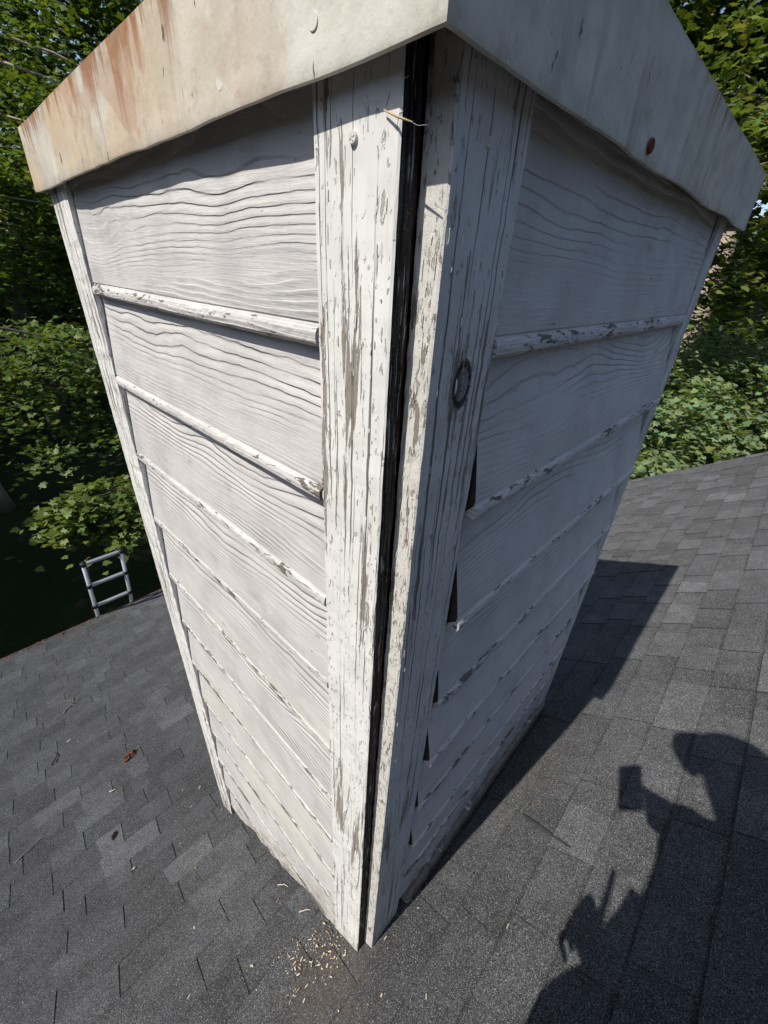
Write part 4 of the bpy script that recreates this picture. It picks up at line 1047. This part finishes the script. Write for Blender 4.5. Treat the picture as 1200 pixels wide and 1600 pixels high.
P = [pelvis, belly, chest, neckb, neck, head - Vector((0, 0.005, 0.05)), head + Vector((0, 0, 0.05)), shL, elL, wrL, shR, elR, wrR, hipL, knL, footL + Vector((0, -.02, .05)), hipR, knR, footR + Vector((0, -.02, .05)), footL + Vector((0, 0.13, -0.06)), footR + Vector((0, 0.13, -0.06))]
Rr = [0.125, 0.125, 0.13, 0.075, 0.075, 0.085, 0.092, 0.06, 0.042, 0.028, 0.06, 0.062, 0.056, 0.085, 0.06, 0.042, 0.085, 0.06, 0.042, 0.035, 0.035]
Ed = [(0, 1), (1, 2), (2, 3), (3, 4), (4, 5), (5, 6), (2, 7), (7, 8), (8, 9), (2, 10), (10, 11), (11, 12), (0, 13), (13, 14), (14, 15), (0, 16), (16, 17), (17, 18), (15, 19), (18, 20)]
def hand(P, Rr, Ed, w, palm, fingers, thumb):
    base = len(P); P.append(palm); Rr.append(0.047); Ed.append((w, base))
    for f in fingers + [thumb]:
        prev = base
        for k, q in enumerate(f):
            P.append(q); Rr.append((0.0095, 0.0088, 0.0075)[min(k, 2)]); Ed.append((prev, len(P) - 1)); prev = len(P) - 1
# left hand hanging in front with the thumb up
pl = J(0.066, -0.318, -0.045)
fL = []
for k in range(4):
    o_ = 0.016 * (k - 1.5)
    fL.append([J(0.044 + k * 0.002, -0.290 - o_ * 1.9, -0.03), J(0.036, -0.320 - o_ * 1.9, -0.01), J(0.068, -0.345 - o_ * 1.6, 0.0)])
hand(P, Rr, Ed, 9, pl, fL, [J(0.078, -0.250, -0.05), J(0.068, -0.205, -0.05), J(0.055, -0.155, -0.05)])
# right hand round the lower part of the phone
pr = pc + rt * 0.052 - up * 0.050 - fw * 0.018
fR = []
for k in range(4):
    b = pc - up * (0.070 - 0.021 * k)
    fR.append([b + rt * 0.050 - fw * 0.012, b + rt * 0.049 + fw * 0.002, b + rt * 0.043 + fw * 0.004])
hand(P, Rr, Ed, 12, pr, fR, [pc + rt * 0.045 - up * 0.02 - fw * 0.022, pc + rt * 0.025 + up * 0.0 - fw * 0.024, pc + rt * 0.008 + up * 0.012 - fw * 0.020])
body = skin('body', P, Ed, Rr, M_skin, person)
shirt_i = [1, 2, 3, 7, 8, 10, 11, 0]
skin('shirt', [P[i] for i in (0, 1, 2, 3, 7, 8, 10, 11)] + [P[8].lerp(P[9], .75), P[11].lerp(P[12], .85)], [(0, 1), (1, 2), (2, 3), (2, 4), (4, 5), (2, 6), (6, 7), (5, 8), (7, 9)],
     [0.140, 0.155, 0.150, 0.08, 0.080, 0.070, 0.080, 0.078, 0.056, 0.076], M_shirt, person)
skin('trousers', [P[0], P[13], P[14], P[15], P[16], P[17], P[18]], [(0, 1), (1, 2), (2, 3), (0, 4), (4, 5), (5, 6)], [0.135, 0.105, 0.095, 0.075, 0.105, 0.080, 0.068], M_jean, person)
for ft in (footL, footR):
    bm = bmesh.new(); bmesh.ops.create_icosphere(bm, subdivisions=3, radius=1)
    for v in bm.verts: v.co = Vector((v.co.x * 0.048, v.co.y * 0.14 + 0.05, max(-0.5, v.co.z) * 0.06))
    me = bm_mesh(bm); me.transform(Matrix.Translation(ft + Vector((0, 0, -0.015))) @ Matrix.Rotation(-TH, 4, 'X')); link('shoe', me, M_blkp, person, smooth=True)
# face and cap
face_dir = Vector((0.40, 0.90, -0.2)).normalized()
def blob(name, c, sx, sy, sz, m, par, rotm=None):
    bm = bmesh.new(); bmesh.ops.create_icosphere(bm, subdivisions=3, radius=1)
    for v in bm.verts: v.co = Vector((v.co.x * sx, v.co.y * sy, v.co.z * sz))
    me = bm_mesh(bm); me.transform(Matrix.Translation(c) @ (rotm or Matrix())); return link(name, me, m, par, smooth=True)
hr = face_dir.to_track_quat('Y', 'Z').to_matrix().to_4x4()
def hl(x, y, z): return head + hr.to_3x3() @ Vector((x, y, z))
blob('nose', hl(0, 0.088, -0.035), 0.013, 0.02, 0.022, M_skin, body, hr)
for s_ in (-1, 1):
    blob('ear', hl(s_ * 0.078, 0.0, -0.03), 0.012, 0.022, 0.032, M_skin, body, hr)
    blob('eye', hl(s_ * 0.03, 0.076, -0.012), 0.012, 0.010, 0.009, mat_simple('eye_white', (0.7, 0.7, 0.7), 0.3, 0.05, 5), body, hr)
blob('mouth', hl(0, 0.076, -0.075), 0.024, 0.010, 0.006, mat_simple('lips', (0.4, 0.17, 0.15), 0.5, 0.05, 5), body, hr)
blob('hair', hl(0, -0.025, -0.02), 0.092, 0.09, 0.085, mat_simple('hair', (0.06, 0.04, 0.03), 0.8, 0.2, 60), body, hr)
bm = bmesh.new(); bmesh.ops.create_icosphere(bm, subdivisions=4, radius=1)
for v in bm.verts: v.co = Vector((v.co.x * 0.103, v.co.y * 0.118, max(-0.12, v.co.z) * 0.115 + 0.035))
me = bm_mesh(bm); me.transform(Matrix.Translation(head) @ hr); capo = link('baseball_cap', me, M_shirt, person, smooth=True)
vs, fs = [], []
for i in range(13):
    a = -1.25 + 2.5 * i / 12
    for k, (rr, hh) in enumerate(((0.085, 0.020), (0.135, 0.016), (0.175 - 0.02 * abs(a), 0.004))):
        vs.append(hl(math.sin(a) * rr * 0.80, math.cos(a) * rr * 1.04, hh + 0.0 - 0.012 * abs(a)))
for i in range(12):
    for k in range(2): fs.append((i * 3 + k, i * 3 + k + 1, i * 3 + k + 4, i * 3 + k + 3))
bi = link('bill', pm(vs, fs), M_shirt, capo, smooth=True); bi.modifiers.new('s', 'SOLIDIFY').thickness = 0.004
# phone, held in the hand: a thing of its own; its lens sits at the camera
bm = bmesh.new(); bbox(bm, (-0.040, -0.080, -0.0045), (0.040, 0.080, 0.0045), 0.003)
me = bm_mesh(bm); rm = Matrix(((rt.x, up.x, -fw.x), (rt.y, up.y, -fw.y), (rt.z, up.z, -fw.z))).to_4x4()
me.transform(Matrix.Translation(pc) @ rm)
ph = thing('phone', 'black phone held upright by the person to take the picture', 'phone', pc)
link('phone_body', me, M_phone, ph)
bm = bmesh.new(); bbox(bm, (-0.034, -0.071, 0.0044), (0.034, 0.071, 0.0050)); me = bm_mesh(bm); me.transform(Matrix.Translation(pc) @ rm); link('screen', me, mat_simple('phone_glass', (0.02, 0.02, 0.02), 0.1, 0.1, 5), ph)
